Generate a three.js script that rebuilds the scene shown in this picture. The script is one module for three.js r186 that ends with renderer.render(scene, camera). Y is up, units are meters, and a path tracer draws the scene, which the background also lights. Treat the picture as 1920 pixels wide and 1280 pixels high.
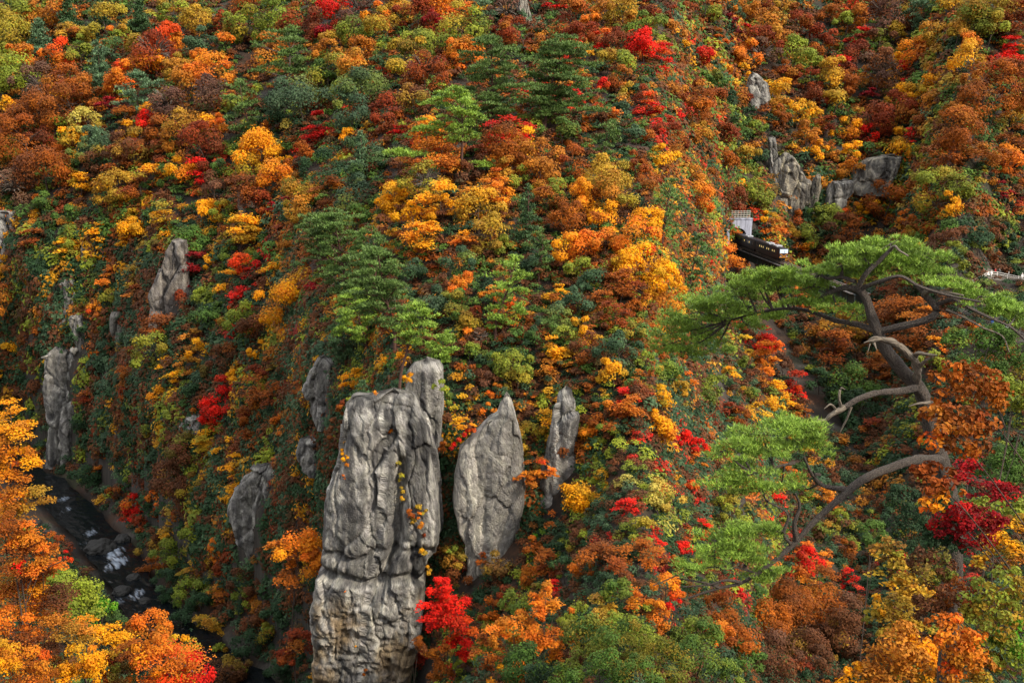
import * as THREE from 'three';
import { ImprovedNoise } from 'three/addons/math/ImprovedNoise.js';
import { MarchingCubes } from 'three/addons/objects/MarchingCubes.js';

// ---------------------------------------------------------------- camera, sky, sun, exposure
const scene = new THREE.Scene();
const EYE = 92, PITCH = -12 * Math.PI / 180, F = 1884;            // metres above the stream; focal length in photo pixels
const camera = new THREE.PerspectiveCamera(2 * Math.atan(640 / F) * 180 / Math.PI, 1.5, 0.5, 2000);
camera.position.set(0, EYE, 0);
camera.rotation.set(PITCH, 0, 0);
const renderer = new THREE.WebGLRenderer({ antialias: true });
renderer.setSize(1024, 682);
renderer.toneMapping = THREE.LinearToneMapping;
renderer.toneMappingExposure = 1.9;
renderer.shadowMap.enabled = true;

const SUN = new THREE.Vector3(0.66, 0.6, 0.44).normalize();
{ // bright broken overcast: a pale dome, brighter round the veiled sun and overhead
  const W = 512, H = 256, d = new Float32Array(W * H * 4), n = new ImprovedNoise();
  for (let j = 0; j < H; j++) for (let i = 0; i < W; i++) {
    const up = ((j + 0.5) / H - 0.5) * Math.PI, az = ((i + 0.5) / W - 0.5) * 2 * Math.PI;
    const x = Math.cos(az) * Math.cos(up), y = Math.sin(up), z = Math.sin(az) * Math.cos(up);
    const c = Math.max(0, x * SUN.x + y * SUN.y + z * SUN.z), k = (j * W + i) * 4;
    const cloud = 1 + 0.16 * n.noise(x * 3, y * 6, z * 3) + 0.08 * n.noise(x * 9, y * 14, z * 9);
    const g = y > 0 ? (0.34 + 0.62 * Math.pow(y, 0.7) + 0.8 * Math.pow(c, 8)) * cloud : 0.06;
    d[k] = g * 1.0; d[k + 1] = g * 1.0; d[k + 2] = g * 1.04; d[k + 3] = 1;
  }
  const sky = new THREE.DataTexture(d, W, H, THREE.RGBAFormat, THREE.FloatType);
  sky.mapping = THREE.EquirectangularReflectionMapping; sky.magFilter = THREE.LinearFilter; sky.needsUpdate = true;
  scene.background = sky; scene.environment = sky;
}
const sun = new THREE.DirectionalLight(0xfff1dc, 2.8);
sun.position.copy(SUN).multiplyScalar(400).add(new THREE.Vector3(0, 60, -160));
sun.target.position.set(0, 60, -160);
sun.castShadow = true; sun.shadow.radius = 13;
sun.shadow.mapSize.set(4096, 4096);
Object.assign(sun.shadow.camera, { left: -330, right: 330, top: 330, bottom: -330, near: 10, far: 1000 });
scene.add(sun, sun.target);

// ---------------------------------------------------------------- helpers
let seed = 20231;
const rnd = () => { seed = (seed + 0x6d2b79f5) | 0; let t = Math.imul(seed ^ (seed >>> 15), 1 | seed); t = (t + Math.imul(t ^ (t >>> 7), 61 | t)) ^ t; return ((t ^ (t >>> 14)) >>> 0) / 4294967296; };
const rr = (a, b) => a + (b - a) * rnd(), gs = () => rnd() + rnd() + rnd() - 1.5;
const clamp = (x, a, b) => Math.min(b, Math.max(a, x)), lerp = (a, b, t) => a + (b - a) * t;
const sstep = (a, b, x) => { const t = clamp((x - a) / (b - a), 0, 1); return t * t * (3 - 2 * t); };
const IN = new ImprovedNoise();
const noise = (x, y, z) => IN.noise(x + 31.7, y + 17.3, z + 5.1);
const fbm = (x, y, z, o = 4) => { let s = 0, a = 1, t = 0; for (let i = 0; i < o; i++) { s += a * noise(x, y, z); t += a; a *= 0.5; x *= 2.03; y *= 2.03; z *= 2.03; } return s / t; };
const ridge = (x, y, z, o = 4) => { let s = 0, a = 1, t = 0; for (let i = 0; i < o; i++) { s += a * (1 - 2 * Math.abs(noise(x, y, z))); t += a; a *= 0.5; x *= 2.1; y *= 2.1; z *= 2.1; } return s / t; };
// broken rock: the value of the nearest block and how near its edge is
const h3 = (i, j, k, s) => { let t = (Math.imul(i, 374761393) + Math.imul(j, 668265263) + Math.imul(k, 1274126177) + Math.imul(s, 974634777)) | 0; t = Math.imul(t ^ (t >>> 13), 1274126177); return ((t ^ (t >>> 16)) >>> 0) / 4294967296; };
function blocks(x, y, z) { // each block is a plane with a tilt of its own; also how near its joint is
  const i = Math.floor(x), j = Math.floor(y), k = Math.floor(z); let f1 = 9, f2 = 9, P = 0, Q = 0, R = 0, ox = 0, oy = 0;
  for (let a = -1; a <= 1; a++) for (let b = -1; b <= 1; b++) for (let c = -1; c <= 1; c++) { const p = i + a, q = j + b, r = k + c, cx = p + h3(p, q, r, 1), cy = q + h3(p, q, r, 2), d = (cx - x) ** 2 + (cy - y) ** 2 + (r + h3(p, q, r, 3) - z) ** 2; if (d < f1) { f2 = f1; f1 = d; P = p; Q = q; R = r; ox = x - cx; oy = y - cy; } else if (d < f2) f2 = d; }
  return [h3(P, Q, R, 4) - 0.5, Math.sqrt(f2) - Math.sqrt(f1), (h3(P, Q, R, 5) - 0.5) * ox + (h3(P, Q, R, 6) - 0.5) * oy];
}
const V = (x, y, z) => new THREE.Vector3(x, y, z);
const lin = (hex) => new THREE.Color(hex);                         // sRGB hex to linear
const CP = Math.cos(PITCH), SP = -Math.sin(PITCH);
// sight line through a place of the photograph, for siting things on the land: a direction with 1 m of run along -z
const sight = (px, py) => { const u = (px - 960) / F, v = (640 - py) / F, f = CP + v * SP; return [u / f, (-SP + v * CP) / f]; };
const at = (px, py, D) => { const [a, b] = sight(px, py); return V(a * D, EYE + b * D, -D); };
const mpp = (p) => (-p.z * CP + (EYE - p.y) * SP) / F;             // metres per photo pixel at a point
const used = new Map();
const numbered = (name) => { const k = used.get(name) || 0; used.set(name, k + 1); return k ? name + '_' + String(k).padStart(3, '0') : name; };
function tag(o, label, category, group) { o.userData.label = label; if (category) o.userData.category = category; if (group) o.userData.group = group; return o; }
function thing(name, label, category, pos, group) { const g = new THREE.Group(); g.name = numbered(name); if (pos) g.position.copy(pos); scene.add(g); return tag(g, label, category, group); }
function part(name, geo, mat, parent) { const m = new THREE.Mesh(geo, mat); m.name = name; m.castShadow = m.receiveShadow = true; parent.add(m); return m; }
const std = (o) => new THREE.MeshStandardMaterial({ roughness: 0.85, metalness: 0, ...o });

// growable list of single leaves: each one or two flat faces with a colour of its own
class Leaves {
  constructor() { this.n = 0; this.cap = 3000; this.p = new Float32Array(this.cap * 9); this.c = new Float32Array(this.cap * 9); }
  tri(ax, ay, az, bx, by, bz, cx, cy, cz, r, g, b) {
    if (this.n === this.cap) { this.cap *= 2; const p = new Float32Array(this.cap * 9), c = new Float32Array(this.cap * 9); p.set(this.p); c.set(this.c); this.p = p; this.c = c; }
    const k = this.n++ * 9, P = this.p, C = this.c;
    P[k] = ax; P[k + 1] = ay; P[k + 2] = az; P[k + 3] = bx; P[k + 4] = by; P[k + 5] = bz; P[k + 6] = cx; P[k + 7] = cy; P[k + 8] = cz;
    for (let i = 0; i < 9; i += 3) { C[k + i] = r; C[k + i + 1] = g; C[k + i + 2] = b; }
  }
  // a leaf at x,y,z facing nx,ny,nz, s long and w wide; two = folded along its rib
  leaf(x, y, z, nx, ny, nz, s, w, r, g, b, two) {
    let l = Math.hypot(nx, ny, nz) || 1; nx /= l; ny /= l; nz /= l;
    let ax = rnd() - 0.5, ay = rnd() - 0.5, az = rnd() - 0.5; const d = ax * nx + ay * ny + az * nz;
    ax -= d * nx; ay -= d * ny; az -= d * nz; l = Math.hypot(ax, ay, az) || 1; ax *= s / l; ay *= s / l; az *= s / l;
    const q = w / s, bx = (ny * az - nz * ay) * q, by = (nz * ax - nx * az) * q, bz = (nx * ay - ny * ax) * q;
    if (!two) this.tri(x - ax * 0.5 - bx * 0.5, y - ay * 0.5 - by * 0.5, z - az * 0.5 - bz * 0.5, x - ax * 0.3 + bx * 0.6, y - ay * 0.3 + by * 0.6, z - az * 0.3 + bz * 0.6, x + ax * 0.6, y + ay * 0.6, z + az * 0.6, r, g, b);
    else {
      const e = s * 0.16, ux = nx * e, uy = ny * e, uz = nz * e;
      this.tri(x - ax * 0.5, y - ay * 0.5, z - az * 0.5, x + bx * 0.5 + ux, y + by * 0.5 + uy, z + bz * 0.5 + uz, x + ax * 0.5, y + ay * 0.5, z + az * 0.5, r, g, b);
      this.tri(x + ax * 0.5, y + ay * 0.5, z + az * 0.5, x - bx * 0.5 + ux, y - by * 0.5 + uy, z - bz * 0.5 + uz, x - ax * 0.5, y - ay * 0.5, z - az * 0.5, r * 0.94, g * 0.94, b * 0.94);
    }
  }
  geo() { const g = new THREE.BufferGeometry(); g.setAttribute('position', new THREE.BufferAttribute(this.p.slice(0, this.n * 9), 3)); g.setAttribute('color', new THREE.BufferAttribute(this.c.slice(0, this.n * 9), 3)); return g; }
}
// collects tapered, bending tubes into one geometry
class Tubes {
  constructor() { this.p = []; this.i = []; this.uv = []; }
  add(pts, radii, seg = 6, rough = 0) {
    const n = pts.length, base = this.p.length / 3; let run = 0;
    for (let k = 0; k < n; k++) {
      const t = V().subVectors(pts[Math.min(n - 1, k + 1)], pts[Math.max(0, k - 1)]).normalize();
      const a = Math.abs(t.y) > 0.9 ? V(1, 0, 0) : V(0, 1, 0), u = V().crossVectors(t, a).normalize(), w = V().crossVectors(t, u);
      if (k) run += pts[k].distanceTo(pts[k - 1]);
      for (let s = 0; s <= seg; s++) {
        const f = s / seg * Math.PI * 2, c = Math.cos(f), d = Math.sin(f), q = pts[k];
        const R = radii[k] * (rough ? 1 + rough * (fbm(q.x * 3 + c * 2, q.y * 3 + d * 2, q.z * 3, 3) * 1.4) : 1);
        this.p.push(q.x + (u.x * c + w.x * d) * R, q.y + (u.y * c + w.y * d) * R, q.z + (u.z * c + w.z * d) * R);
        this.uv.push(s / seg * 2 * Math.PI * radii[0], run);
      }
    }
    for (let k = 0; k < n - 1; k++) for (let s = 0; s < seg; s++) { const a = base + k * (seg + 1) + s, b = a + seg + 1; this.i.push(a, a + 1, b, a + 1, b + 1, b); }
    const tip = this.p.length / 3, q = pts[n - 1]; this.p.push(q.x, q.y, q.z); this.uv.push(0, run);
    for (let s = 0; s < seg; s++) this.i.push(base + (n - 1) * (seg + 1) + s, base + (n - 1) * (seg + 1) + s + 1, tip);
  }
  geo() { const g = new THREE.BufferGeometry(); g.setAttribute('position', new THREE.Float32BufferAttribute(this.p, 3)); g.setAttribute('uv', new THREE.Float32BufferAttribute(this.uv, 2)); g.setIndex(this.i); g.computeVertexNormals(); return g; }
}
// points of a smooth curve through given points, with radii run along it
function curve(pts, r0, r1, n) { const c = new THREE.CatmullRomCurve3(pts), p = c.getPoints(n); return [p, p.map((_, i) => lerp(r0, r1, i / n))]; }

// ---------------------------------------------------------------- textures: bark, rock
function dataTex(n, f, srgb, rep) {
  const d = new Uint8Array(n * n * 4);
  for (let j = 0; j < n; j++) for (let i = 0; i < n; i++) { const c = f(i / n, j / n), k = (j * n + i) * 4; d[k] = clamp(c[0], 0, 255); d[k + 1] = clamp(c[1], 0, 255); d[k + 2] = clamp(c[2], 0, 255); d[k + 3] = 255; }
  const t = new THREE.DataTexture(d, n, n); t.magFilter = THREE.LinearFilter; t.wrapS = t.wrapT = THREE.RepeatWrapping; if (srgb) t.colorSpace = THREE.SRGBColorSpace; if (rep) t.repeat.set(rep, rep); t.needsUpdate = true; return t;
}
const wrapN = (u, v, s, o, st = 1) => { // noise that repeats over the tile
  const a = u * 2 * Math.PI, b = v * 2 * Math.PI, R = s / (2 * Math.PI); let w = 0, m = 1, t = 0, k = 1;
  for (let i = 0; i < o; i++) { w += m * noise(Math.cos(a) * R * k * st + Math.sin(b) * R * k * 0.73, Math.sin(a) * R * k * st + 7.3 * i, Math.cos(b) * R * k); t += m; m *= 0.55; k *= 2; } return w / t;
};
// ---------------------------------------------------------------- the land: heights (relative to the eye) by bearing x/D and distance D
const COLUMNS = [
  [-0.75, '0 -3,10 -9,20 -17,30 -22,60 -36,90 -55,170 -86,255 -92,285 -91,310 -55,325 -25,370 0,450 45,560 90'],
  [-0.58, '0 -3,10 -9,20 -17,30 -22,50 -30,75 -48,150 -86,230 -92,265 -91,285 -58,296 -28,340 2,420 45,540 92'],
  [-0.47, '0 -3,10 -9,20 -17,30 -23,50 -31,70 -45,150 -86,220 -91,250 -91,262 -62,272 -34,300 -19,350 6,400 38,540 95'],
  [-0.335, '0 -3,10 -9,20 -17,30 -24,50 -34,80 -57,125 -86,150 -91,170 -91,180 -84,200 -56,240 -28,320 13,400 48,540 100'],
  [-0.252, '0 -3,10 -9,20 -17,30 -25,50 -38,80 -66,105 -86,130 -91,150 -91,158 -76,175 -58,190 -46,205 -34,245 -14,300 12,400 52,540 104'],
  [-0.197, '0 -3,10 -9,20 -17,30 -26,50 -43,75 -70,90 -86,112 -90,120 -82,130 -62,142 -43,160 -33,190 -22,240 -6,300 20,400 60,540 108'],
  [-0.12, '0 -3,10 -9,20 -17,30 -26,50 -44,70 -60,85 -68,106 -68,112 -52,116 -33,125 -29,140 -24,160 -16,180 -10,200 -4,240 6,300 27,400 68,540 115'],
  [-0.06, '0 -3,10 -9,20 -17,30 -24,45 -36,60 -46,80 -53,100 -55,109 -50,114 -33,125 -28,140 -21,160 -11,180 -5,200 0,240 9,300 29,400 70,540 115'],
  [0.02, '0 -3,10 -9,20 -17,30 -23,45 -33,60 -40,80 -44,95 -47,106 -46,112 -35,122 -27,140 -21,160 -12,180 -5,200 2,240 11,300 31,400 71,540 115'],
  [0.131, '0 -3,10 -9,20 -17,30 -23,45 -32,60 -36,80 -38,100 -34,120 -27,140 -20,170 -11,200 -2,250 12,300 28,400 67,540 115'],
  [0.186, '0 -3,10 -9,20 -17,30 -23,45 -33,60 -38,80 -42,100 -42,120 -39,140 -36,160 -32,190 -26,220 -19,260 -9,300 4,340 20,400 50,540 112'],
  [0.22, '0 -3,10 -9,20 -17,30 -23,45 -33,60 -39,80 -44,100 -45,120 -46,140 -45,160 -45,190 -46,220 -46,250 -45,270 -42,279 -40,284 -34,291 -24,300 -16,330 -7,380 22,420 44,540 106'],
  [0.238, '0 -3,10 -9,20 -17,30 -23,45 -33,60 -40,80 -46,100 -47,120 -46,140 -44,158 -45,180 -49,215 -51,270 -45,279 -42,283 -37,291 -26,300 -18,330 -10,380 20,420 42,540 104'],
  [0.287, '0 -3,10 -9,20 -17,30 -23,45 -33,60 -42,80 -52,110 -60,150 -62,200 -60,250 -56,285 -50,310 -42,318 -34,327 -14,350 -4,400 22,450 48,560 100'],
  [0.377, '0 -3,10 -9,20 -17,30 -20,45 -31,60 -42,80 -55,100 -62,150 -65,200 -63,250 -56,300 -42,322 -32,337 -14,360 -2,400 20,450 48,560 102'],
  [0.438, '0 -3,10 -9,20 -17,30 -23,50 -33,80 -50,110 -59,150 -58,180 -49,200 -43,230 -37,255 -29,275 -17,310 3,350 26,420 66,560 115'],
  [0.493, '0 -3,10 -9,20 -17,30 -23,50 -32,80 -48,110 -57,150 -56,178 -44,188 -39.6,200 -39.4,230 -41,252 -40,258 -38.2,266 -37.5,280 -24,320 2,400 44,560 108'],
  [0.6, '0 -3,10 -9,20 -17,30 -23,50 -30,80 -45,110 -54,150 -52,176 -42,186 -39.6,198 -39.4,230 -40,250 -39,257 -38.2,268 -37.2,282 -22,320 5,400 48,560 112'],
].map(([t, s]) => [t, s.split(',').map((q) => q.split(' ').map(Number))]);
function colY(c, D) { const a = c[1]; if (D <= a[0][0]) return a[0][1]; for (let i = 1; i < a.length; i++) if (D <= a[i][0]) { const k = (D - a[i - 1][0]) / (a[i][0] - a[i - 1][0]); return lerp(a[i - 1][1], a[i][1], k); } return a[a.length - 1][1]; }
const STREAM = [[-150, 275], [-132, 258], [-116, 241], [-100, 221], [-84, 200], [-70, 178], [-56, 163], [-42, 148], [-31, 128], [-24, 112], [-22, 90]];
function streamDist(x, D) {
  let best = 1e9;
  for (let i = 1; i < STREAM.length; i++) { const [ax, ad] = STREAM[i - 1], [bx, bd] = STREAM[i], ux = bx - ax, ud = bd - ad, k = clamp(((x - ax) * ux + (D - ad) * ud) / (ux * ux + ud * ud), 0, 1); best = Math.min(best, Math.hypot(x - ax - ux * k, D - ad - ud * k)); }
  return best;
}
function rawHeight(x, D) {
  const Dp = Math.max(D, 0), w = Math.max(Dp, 14), t = clamp(x / w, -0.749, 0.599);
  let i = 1; while (COLUMNS[i][0] < t) i++;
  const k = (t - COLUMNS[i - 1][0]) / (COLUMNS[i][0] - COLUMNS[i - 1][0]), s = k * k * (3 - 2 * k), e = lerp(k, s, 0.5);
  let y = 0; for (const [o, g] of [[-2.2, 1], [0, 2], [2.2, 1]]) y += g / 4 * lerp(colY(COLUMNS[i - 1], Dp + o), colY(COLUMNS[i], Dp + o), e);
  const far = sstep(20, 120, Dp);
  y += far * (2.6 * fbm(x / 26, D / 26, 0, 3) + 1.5 * fbm(x / 8, D / 8, 4, 3));
  y += far * sstep(220, 330, Dp) * 5 * ridge(x / 60, D / 90, 9, 2);
  const sd = streamDist(x, D); y = Math.min(y, Math.max(-92.2, -92.2 + (sd - 5.5) * 0.9) + (sd > 11 ? 1e3 : 0));
  return y;
}
const GX0 = -380, GX1 = 400, GD0 = -16, GD1 = 560, GS = 2, GNX = (GX1 - GX0) / GS + 1, GND = (GD1 - GD0) / GS + 1;
const GH = new Float32Array(GNX * GND);
for (let j = 0; j < GND; j++) for (let i = 0; i < GNX; i++) GH[j * GNX + i] = EYE + rawHeight(GX0 + i * GS, GD0 + j * GS);
function ground(x, D) {
  const fx = clamp((x - GX0) / GS, 0, GNX - 1.001), fd = clamp((D - GD0) / GS, 0, GND - 1.001), i = fx | 0, j = fd | 0, a = fx - i, b = fd - j, k = j * GNX + i;
  return lerp(lerp(GH[k], GH[k + 1], a), lerp(GH[k + GNX], GH[k + GNX + 1], a), b);
}
// where the sight line comes down to a given height over the land
function land(px, py, over = 0, overPer = 0, from = 14) {
  const [a, b] = sight(px, py);
  for (let D = from; D < 555; D += D < 60 ? 0.5 : 1) if (EYE + b * D - over - overPer * D < ground(a * D, D)) return V(a * D, EYE + b * D, -D);
  return V(a * 480, EYE + b * 480, -480);
}
{ // the hillside sheet: leaf litter and earth, bare rock where the noise says so
  const p = new Float32Array(GNX * GND * 3), c = new Float32Array(GNX * GND * 3), uv = new Float32Array(GNX * GND * 2), idx = [];
  const litter = lin('#4a3019'), moss = lin('#34351a'), earth = lin('#2a2117'), stone = lin('#4c4a45'), q = new THREE.Color();
  for (let j = 0; j < GND; j++) for (let i = 0; i < GNX; i++) {
    const k = j * GNX + i, x = GX0 + i * GS, D = GD0 + j * GS, i0 = Math.min(Math.max(i, 1), GNX - 2), j0 = Math.min(Math.max(j, 1), GND - 2), kk = j0 * GNX + i0, steep = Math.hypot(GH[kk + 1] - GH[kk - 1], GH[kk + GNX] - GH[kk - GNX]) / (2 * GS);
    p[k * 3] = x; p[k * 3 + 1] = GH[k]; p[k * 3 + 2] = -D; uv[k * 2] = x; uv[k * 2 + 1] = D;
    q.copy(earth).lerp(litter, sstep(-0.15, 0.25, fbm(x / 9, D / 9, 2, 3))).lerp(moss, sstep(0.0, 0.35, fbm(x / 14, D / 14, 7, 3))).lerp(stone, Math.max(sstep(0.12, 0.3, fbm(x / 6, GH[k] / 14, D / 6, 3)), 0.85 * sstep(1.2, 2.2, steep + 1.2 * fbm(x / 5, D / 5, GH[k] / 9, 3)))).multiplyScalar(1 + 0.5 * fbm(x / 3, GH[k] / 12, D / 3, 3));
    c[k * 3] = q.r; c[k * 3 + 1] = q.g; c[k * 3 + 2] = q.b;
    if (i < GNX - 1 && j < GND - 1) idx.push(k, k + 1, k + GNX, k + 1, k + GNX + 1, k + GNX);
  }
  const g = new THREE.BufferGeometry(); g.setAttribute('position', new THREE.BufferAttribute(p, 3)); g.setAttribute('color', new THREE.BufferAttribute(c, 3)); g.setAttribute('uv', new THREE.BufferAttribute(uv, 2)); g.setIndex(idx); g.computeVertexNormals();
  const tex = dataTex(512, (u, v) => { const w = 190 + 120 * wrapN(u, v, 14, 5); return [w, w * 0.97, w * 0.93]; }, true); tex.repeat.set(1 / 7, 1 / 7);
  const m = part('hillside', g, std({ vertexColors: true, map: tex, roughness: 0.95 }), scene); m.userData.kind = 'structure'; m.userData.label = 'steep gorge hillside of leaf litter and dark earth';
}

// ---------------------------------------------------------------- rock
const rockTex = dataTex(1024, (u, v) => {
  const a = wrapN(u, v, 9, 4), b = wrapN(u, v, 60, 3), s = wrapN(u, v * 0.0 + 0.13, 40, 3) * 0.6 + wrapN(u, v, 16, 3, 2.2) * 0.6, w = 214 + 60 * a + 70 * b + 60 * s;
  return [w, w * (0.99 + 0.015 * a), w * (0.975 - 0.05 * a)];
}, true); rockTex.repeat.set(1 / 9, 1 / 13);
const rockBump = dataTex(1024, (u, v) => { const r = 1 - Math.abs(wrapN(u, v, 16, 5)) * 2.4, b = wrapN(u, v, 70, 4), w = 80 + 100 * r + 120 * b; return [w, w, w]; }); rockBump.repeat.set(1 / 6, 1 / 8);
const rockMat = std({ vertexColors: true, map: rockTex, bumpMap: rockBump, bumpScale: 0.34, roughness: 0.92 });
const ROCKS = [];
// an upright crag: half-widths follow rows of [photo row, from, to]; D = its distance, depth = its thickness; opt.shape(p01x, p01y) pushes the face out
function crag(name, label, rows, D, depth, opt = {}) {
  const { nu = 96, nv = 76, amp = 1, scale = 1, tones = ['#85847f', '#c0beb7', '#424243'], lean = 0, sharp = 0.42, fold = null, tan = null, group = 'bare rock crags of the gorge' } = opt;
  const world = rows.map(([py, a, b]) => { const p = at((a + b) / 2, py, D), m = mpp(p); return [p.y, p.x, (b - a) / 2 * m]; });
  const top = world[0][0], bot = world[world.length - 1][0], H = top - bot, cx = world[Math.floor(world.length / 2)][1];
  const prof = (y) => { for (let i = 1; i < world.length; i++) if (y >= world[i][0] || i === world.length - 1) { const k = sstep(0, 1, clamp((world[i - 1][0] - y) / (world[i - 1][0] - world[i][0]), 0, 1)) * 0.4 + 0.6 * clamp((world[i - 1][0] - y) / (world[i - 1][0] - world[i][0]), 0, 1); return [lerp(world[i - 1][1], world[i][1], k), lerp(world[i - 1][2], world[i][2], k)]; } };
  const mean = world.reduce((a, r) => a + r[2], 0) / world.length, dense = [[0, 0]]; let arc = 0, lx = mean, lz = 0;   // even steps along the outline
  const outline = (a) => { const ca = Math.cos(a), sa = Math.sin(a); return [Math.sign(ca) * Math.pow(Math.abs(ca), sharp), Math.sign(sa) * Math.pow(Math.abs(sa), sharp), ca, sa]; };
  for (let i = 1; i <= 4000; i++) { const a = i / 4000 * Math.PI * 2, [sx, sz] = outline(a), step = Math.hypot(sx * mean - lx, sz * depth - lz); arc += step * (a < Math.PI ? 2.2 : 1); lx = sx * mean; lz = sz * depth; dense.push([arc, a]); }
  const ANG = []; for (let i = 0, k = 0; i <= nu; i++) { while (k < 3999 && dense[k + 1][0] < arc * i / nu) k++; ANG.push(i === nu ? Math.PI * 2 : lerp(dense[k][1], dense[k + 1][1], clamp((arc * i / nu - dense[k][0]) / (dense[k + 1][0] - dense[k][0] || 1), 0, 1))); }
  const P = [], U = [], C = [], I = [], t0 = lin(tones[0]), t1 = lin(tones[1]), t2 = lin(tones[2]), tt = lin(tan || tones[1]), q = new THREE.Color(), o = ROCKS.length * 37.7;
  for (let j = 0; j <= nv; j++) {
    const v = j / nv, y = top - H * v, [mx, w] = prof(y), endTop = Math.min(1, Math.sqrt(v * 14 + 0.02));
    for (let i = 0; i <= nu; i++) {
      const [sx, sz, ca, sa] = outline(ANG[i]);
      let x = mx + sx * w, z = -D - depth + sz * depth * endTop * (0.85 + 0.15 * v) + lean * (v - 0.5) * H;
      const fx = x / scale, fy = y / scale, fz = z / scale;
      const big = fbm(fx / 7 + o, fy / 16, fz / 7, 3), rib = ridge(fx / 3.2 + o, fy / 22 + 0.4 * noise(fx / 5, fy / 6, 0), fz / 3.2, 3), wx = fx + 1.6 * fbm(fx / 4, fy / 4, o, 2), wy = fy + 2.2 * fbm(fx / 3, fy / 5, o + 7, 2) + 0.45 * fx, lump = 0.6 * ridge(wx / 2.6 + o, wy / 2.6, fz / 2.6, 4) + 0.7 * fbm(wx / 1.7, wy / 1.5 + o, fz / 1.7, 3), tiny = fbm(fx / 0.8, fy / 1.1, fz / 0.8 + o, 3);
      const b = fold ? fold(v, (x - mx) / w, x, y) : { lump: 0.35, out: 0, rib: 1 };
      const jx = 0.25 * fbm(fx / 1.5, fy / 2.2, fz / 1.5, 2), [bv, be, bt] = blocks(fx / 3.1 + o + jx, fy / 8.5 + 0.3 * jx, fz / 3.1), [cv, ce, ct] = blocks(fx / 1.15 + 0.6 * bv + jx, fy / 2.7 + o + jx, fz / 1.15), crack = Math.exp(-be * be * 160), nick = Math.exp(-ce * ce * 90);
      const B = b.block ?? 1, K = b.chip ?? 0.7, d = amp * (B * (bv * 1.3 + bt * 2.4 - 0.5 * crack) + K * (cv * 0.42 + ct * 0.9 - 0.2 * nick) + big * 0.9 + rib * 0.3 * b.rib + (lump - 0.2) * 0.8 * b.lump + tiny * 0.22) + b.out;
      const nx = ca * 0.9, nz = sa; x += nx * d * (opt.edge ?? 0.8); z += nz * d;
      P.push(x, y + amp * 0.5 * noise(fx / 2.5, fy / 2.5, fz / 2.5 + o), z); U.push(i / nu * (w * 4 + depth * 2), y);
      const st = fbm(x / 1.3 + o, y / 16, z / 1.3, 3), big2 = fbm(x / 5, y / 7, z / 5 + o, 3), sp = fbm(x / 0.7, y / 0.9, z / 0.7, 2);
      q.copy(t0).lerp(t1, sstep(-0.1, 0.35, st + 0.35 * sp + 0.25 * bv)).lerp(t2, 0.85 * sstep(0.05, 0.4, big2 - st * 0.6 + 0.3 * sp)).lerp(tt, (b.tan || 0) * sstep(-0.2, 0.3, big2 + 0.4 * sp));
      C.push(q.r, q.g, q.b);
    }
  }
  for (let j = 0; j < nv; j++) for (let i = 0; i < nu; i++) { const a = j * (nu + 1) + i, b = a + nu + 1; I.push(a, a + 1, b, a + 1, b + 1, b); }
  for (let i = 0; i <= nu; i++) for (let k = 0; k < 3; k++) C.push(C[i * 3 + k]);   // the crown of the crag
  const ring = P.slice(0, (nu + 1) * 3), [mx] = prof(top), n0 = P.length / 3;
  for (let i = 0; i <= nu; i++) { P.push(lerp(ring[i * 3], mx, 0.96), ring[i * 3 + 1] + 0.25 + 0.5 * noise(i * 0.3, o, 1), lerp(ring[i * 3 + 2], -D - depth, 0.96)); U.push(i / nu * 5, top + 2); }
  for (let i = 0; i < nu; i++) I.push(n0 + i, n0 + i + 1, i, n0 + i + 1, i + 1, i);
  const g = new THREE.BufferGeometry(); g.setAttribute('position', new THREE.Float32BufferAttribute(P, 3)); g.setAttribute('uv', new THREE.Float32BufferAttribute(U, 2)); g.setAttribute('color', new THREE.Float32BufferAttribute(C, 3)); g.setIndex(I); g.computeVertexNormals();
  const t = part(numbered(name), g, rockMat, scene); tag(t, label, 'rock', group); ROCKS.push(t); return t;
}
// ---------------------------------------------------------------- crags
const wall = (px, py, off = 2.2) => -land(px, py).z - off;
crag('rock_pillar', 'tall broad grey rock pillar with a tan pitted foot', [[750, 690, 770], [758, 652, 782], [772, 638, 786], [820, 634, 804], [863, 630, 816], [942, 602, 826], [1008, 597, 829], [1036, 594, 826], [1062, 592, 806], [1102, 590, 794], [1190, 584, 780], [1280, 586, 762], [1400, 592, 745]], 103, 3.4, {
  nu: 240, nv: 300, tones: ['#84837f', '#d0cec6', '#3f3f40'], tan: '#ad946c', amp: 0.85, sharp: 0.34, edge: 0.5,
  fold: (v, s, x, y) => {
    const low = sstep(0.52, 0.62, v), g = -2.2 * Math.exp(-Math.pow((s - 0.28 + 0.25 * (v - 0.3)) / 0.1, 2)) * sstep(0.12, 0.22, v) * (1 - sstep(0.46, 0.56, v));
    const line = v - 0.5 - 0.035 * noise(s * 2.2, 3, 1) - 0.012 * s, ledge = -0.9 * Math.exp(-Math.pow(line / 0.012, 2)) + 0.7 * sstep(0, 0.02, line), line2 = v - 0.43 - 0.03 * noise(s * 2.6, 8, 1), l2 = -0.6 * Math.exp(-Math.pow(line2 / 0.01, 2));
    const facet = 0.8 * Math.abs(s + 0.35) * (1 - low) + (s > 0.28 ? -0.4 : 0) * (1 - low);
    return { block: lerp(0.75, 0.6, low), chip: lerp(0.42, 0.7, low), rib: lerp(0.75, 0.15, low), lump: lerp(0.15, 0.8, sstep(0.34, 0.6, v)), out: g + ledge + l2 - facet + 0.5 * low * fbm(x / 3, y / 1.1, 2, 2), tan: low * 0.75 };
  } });
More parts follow.
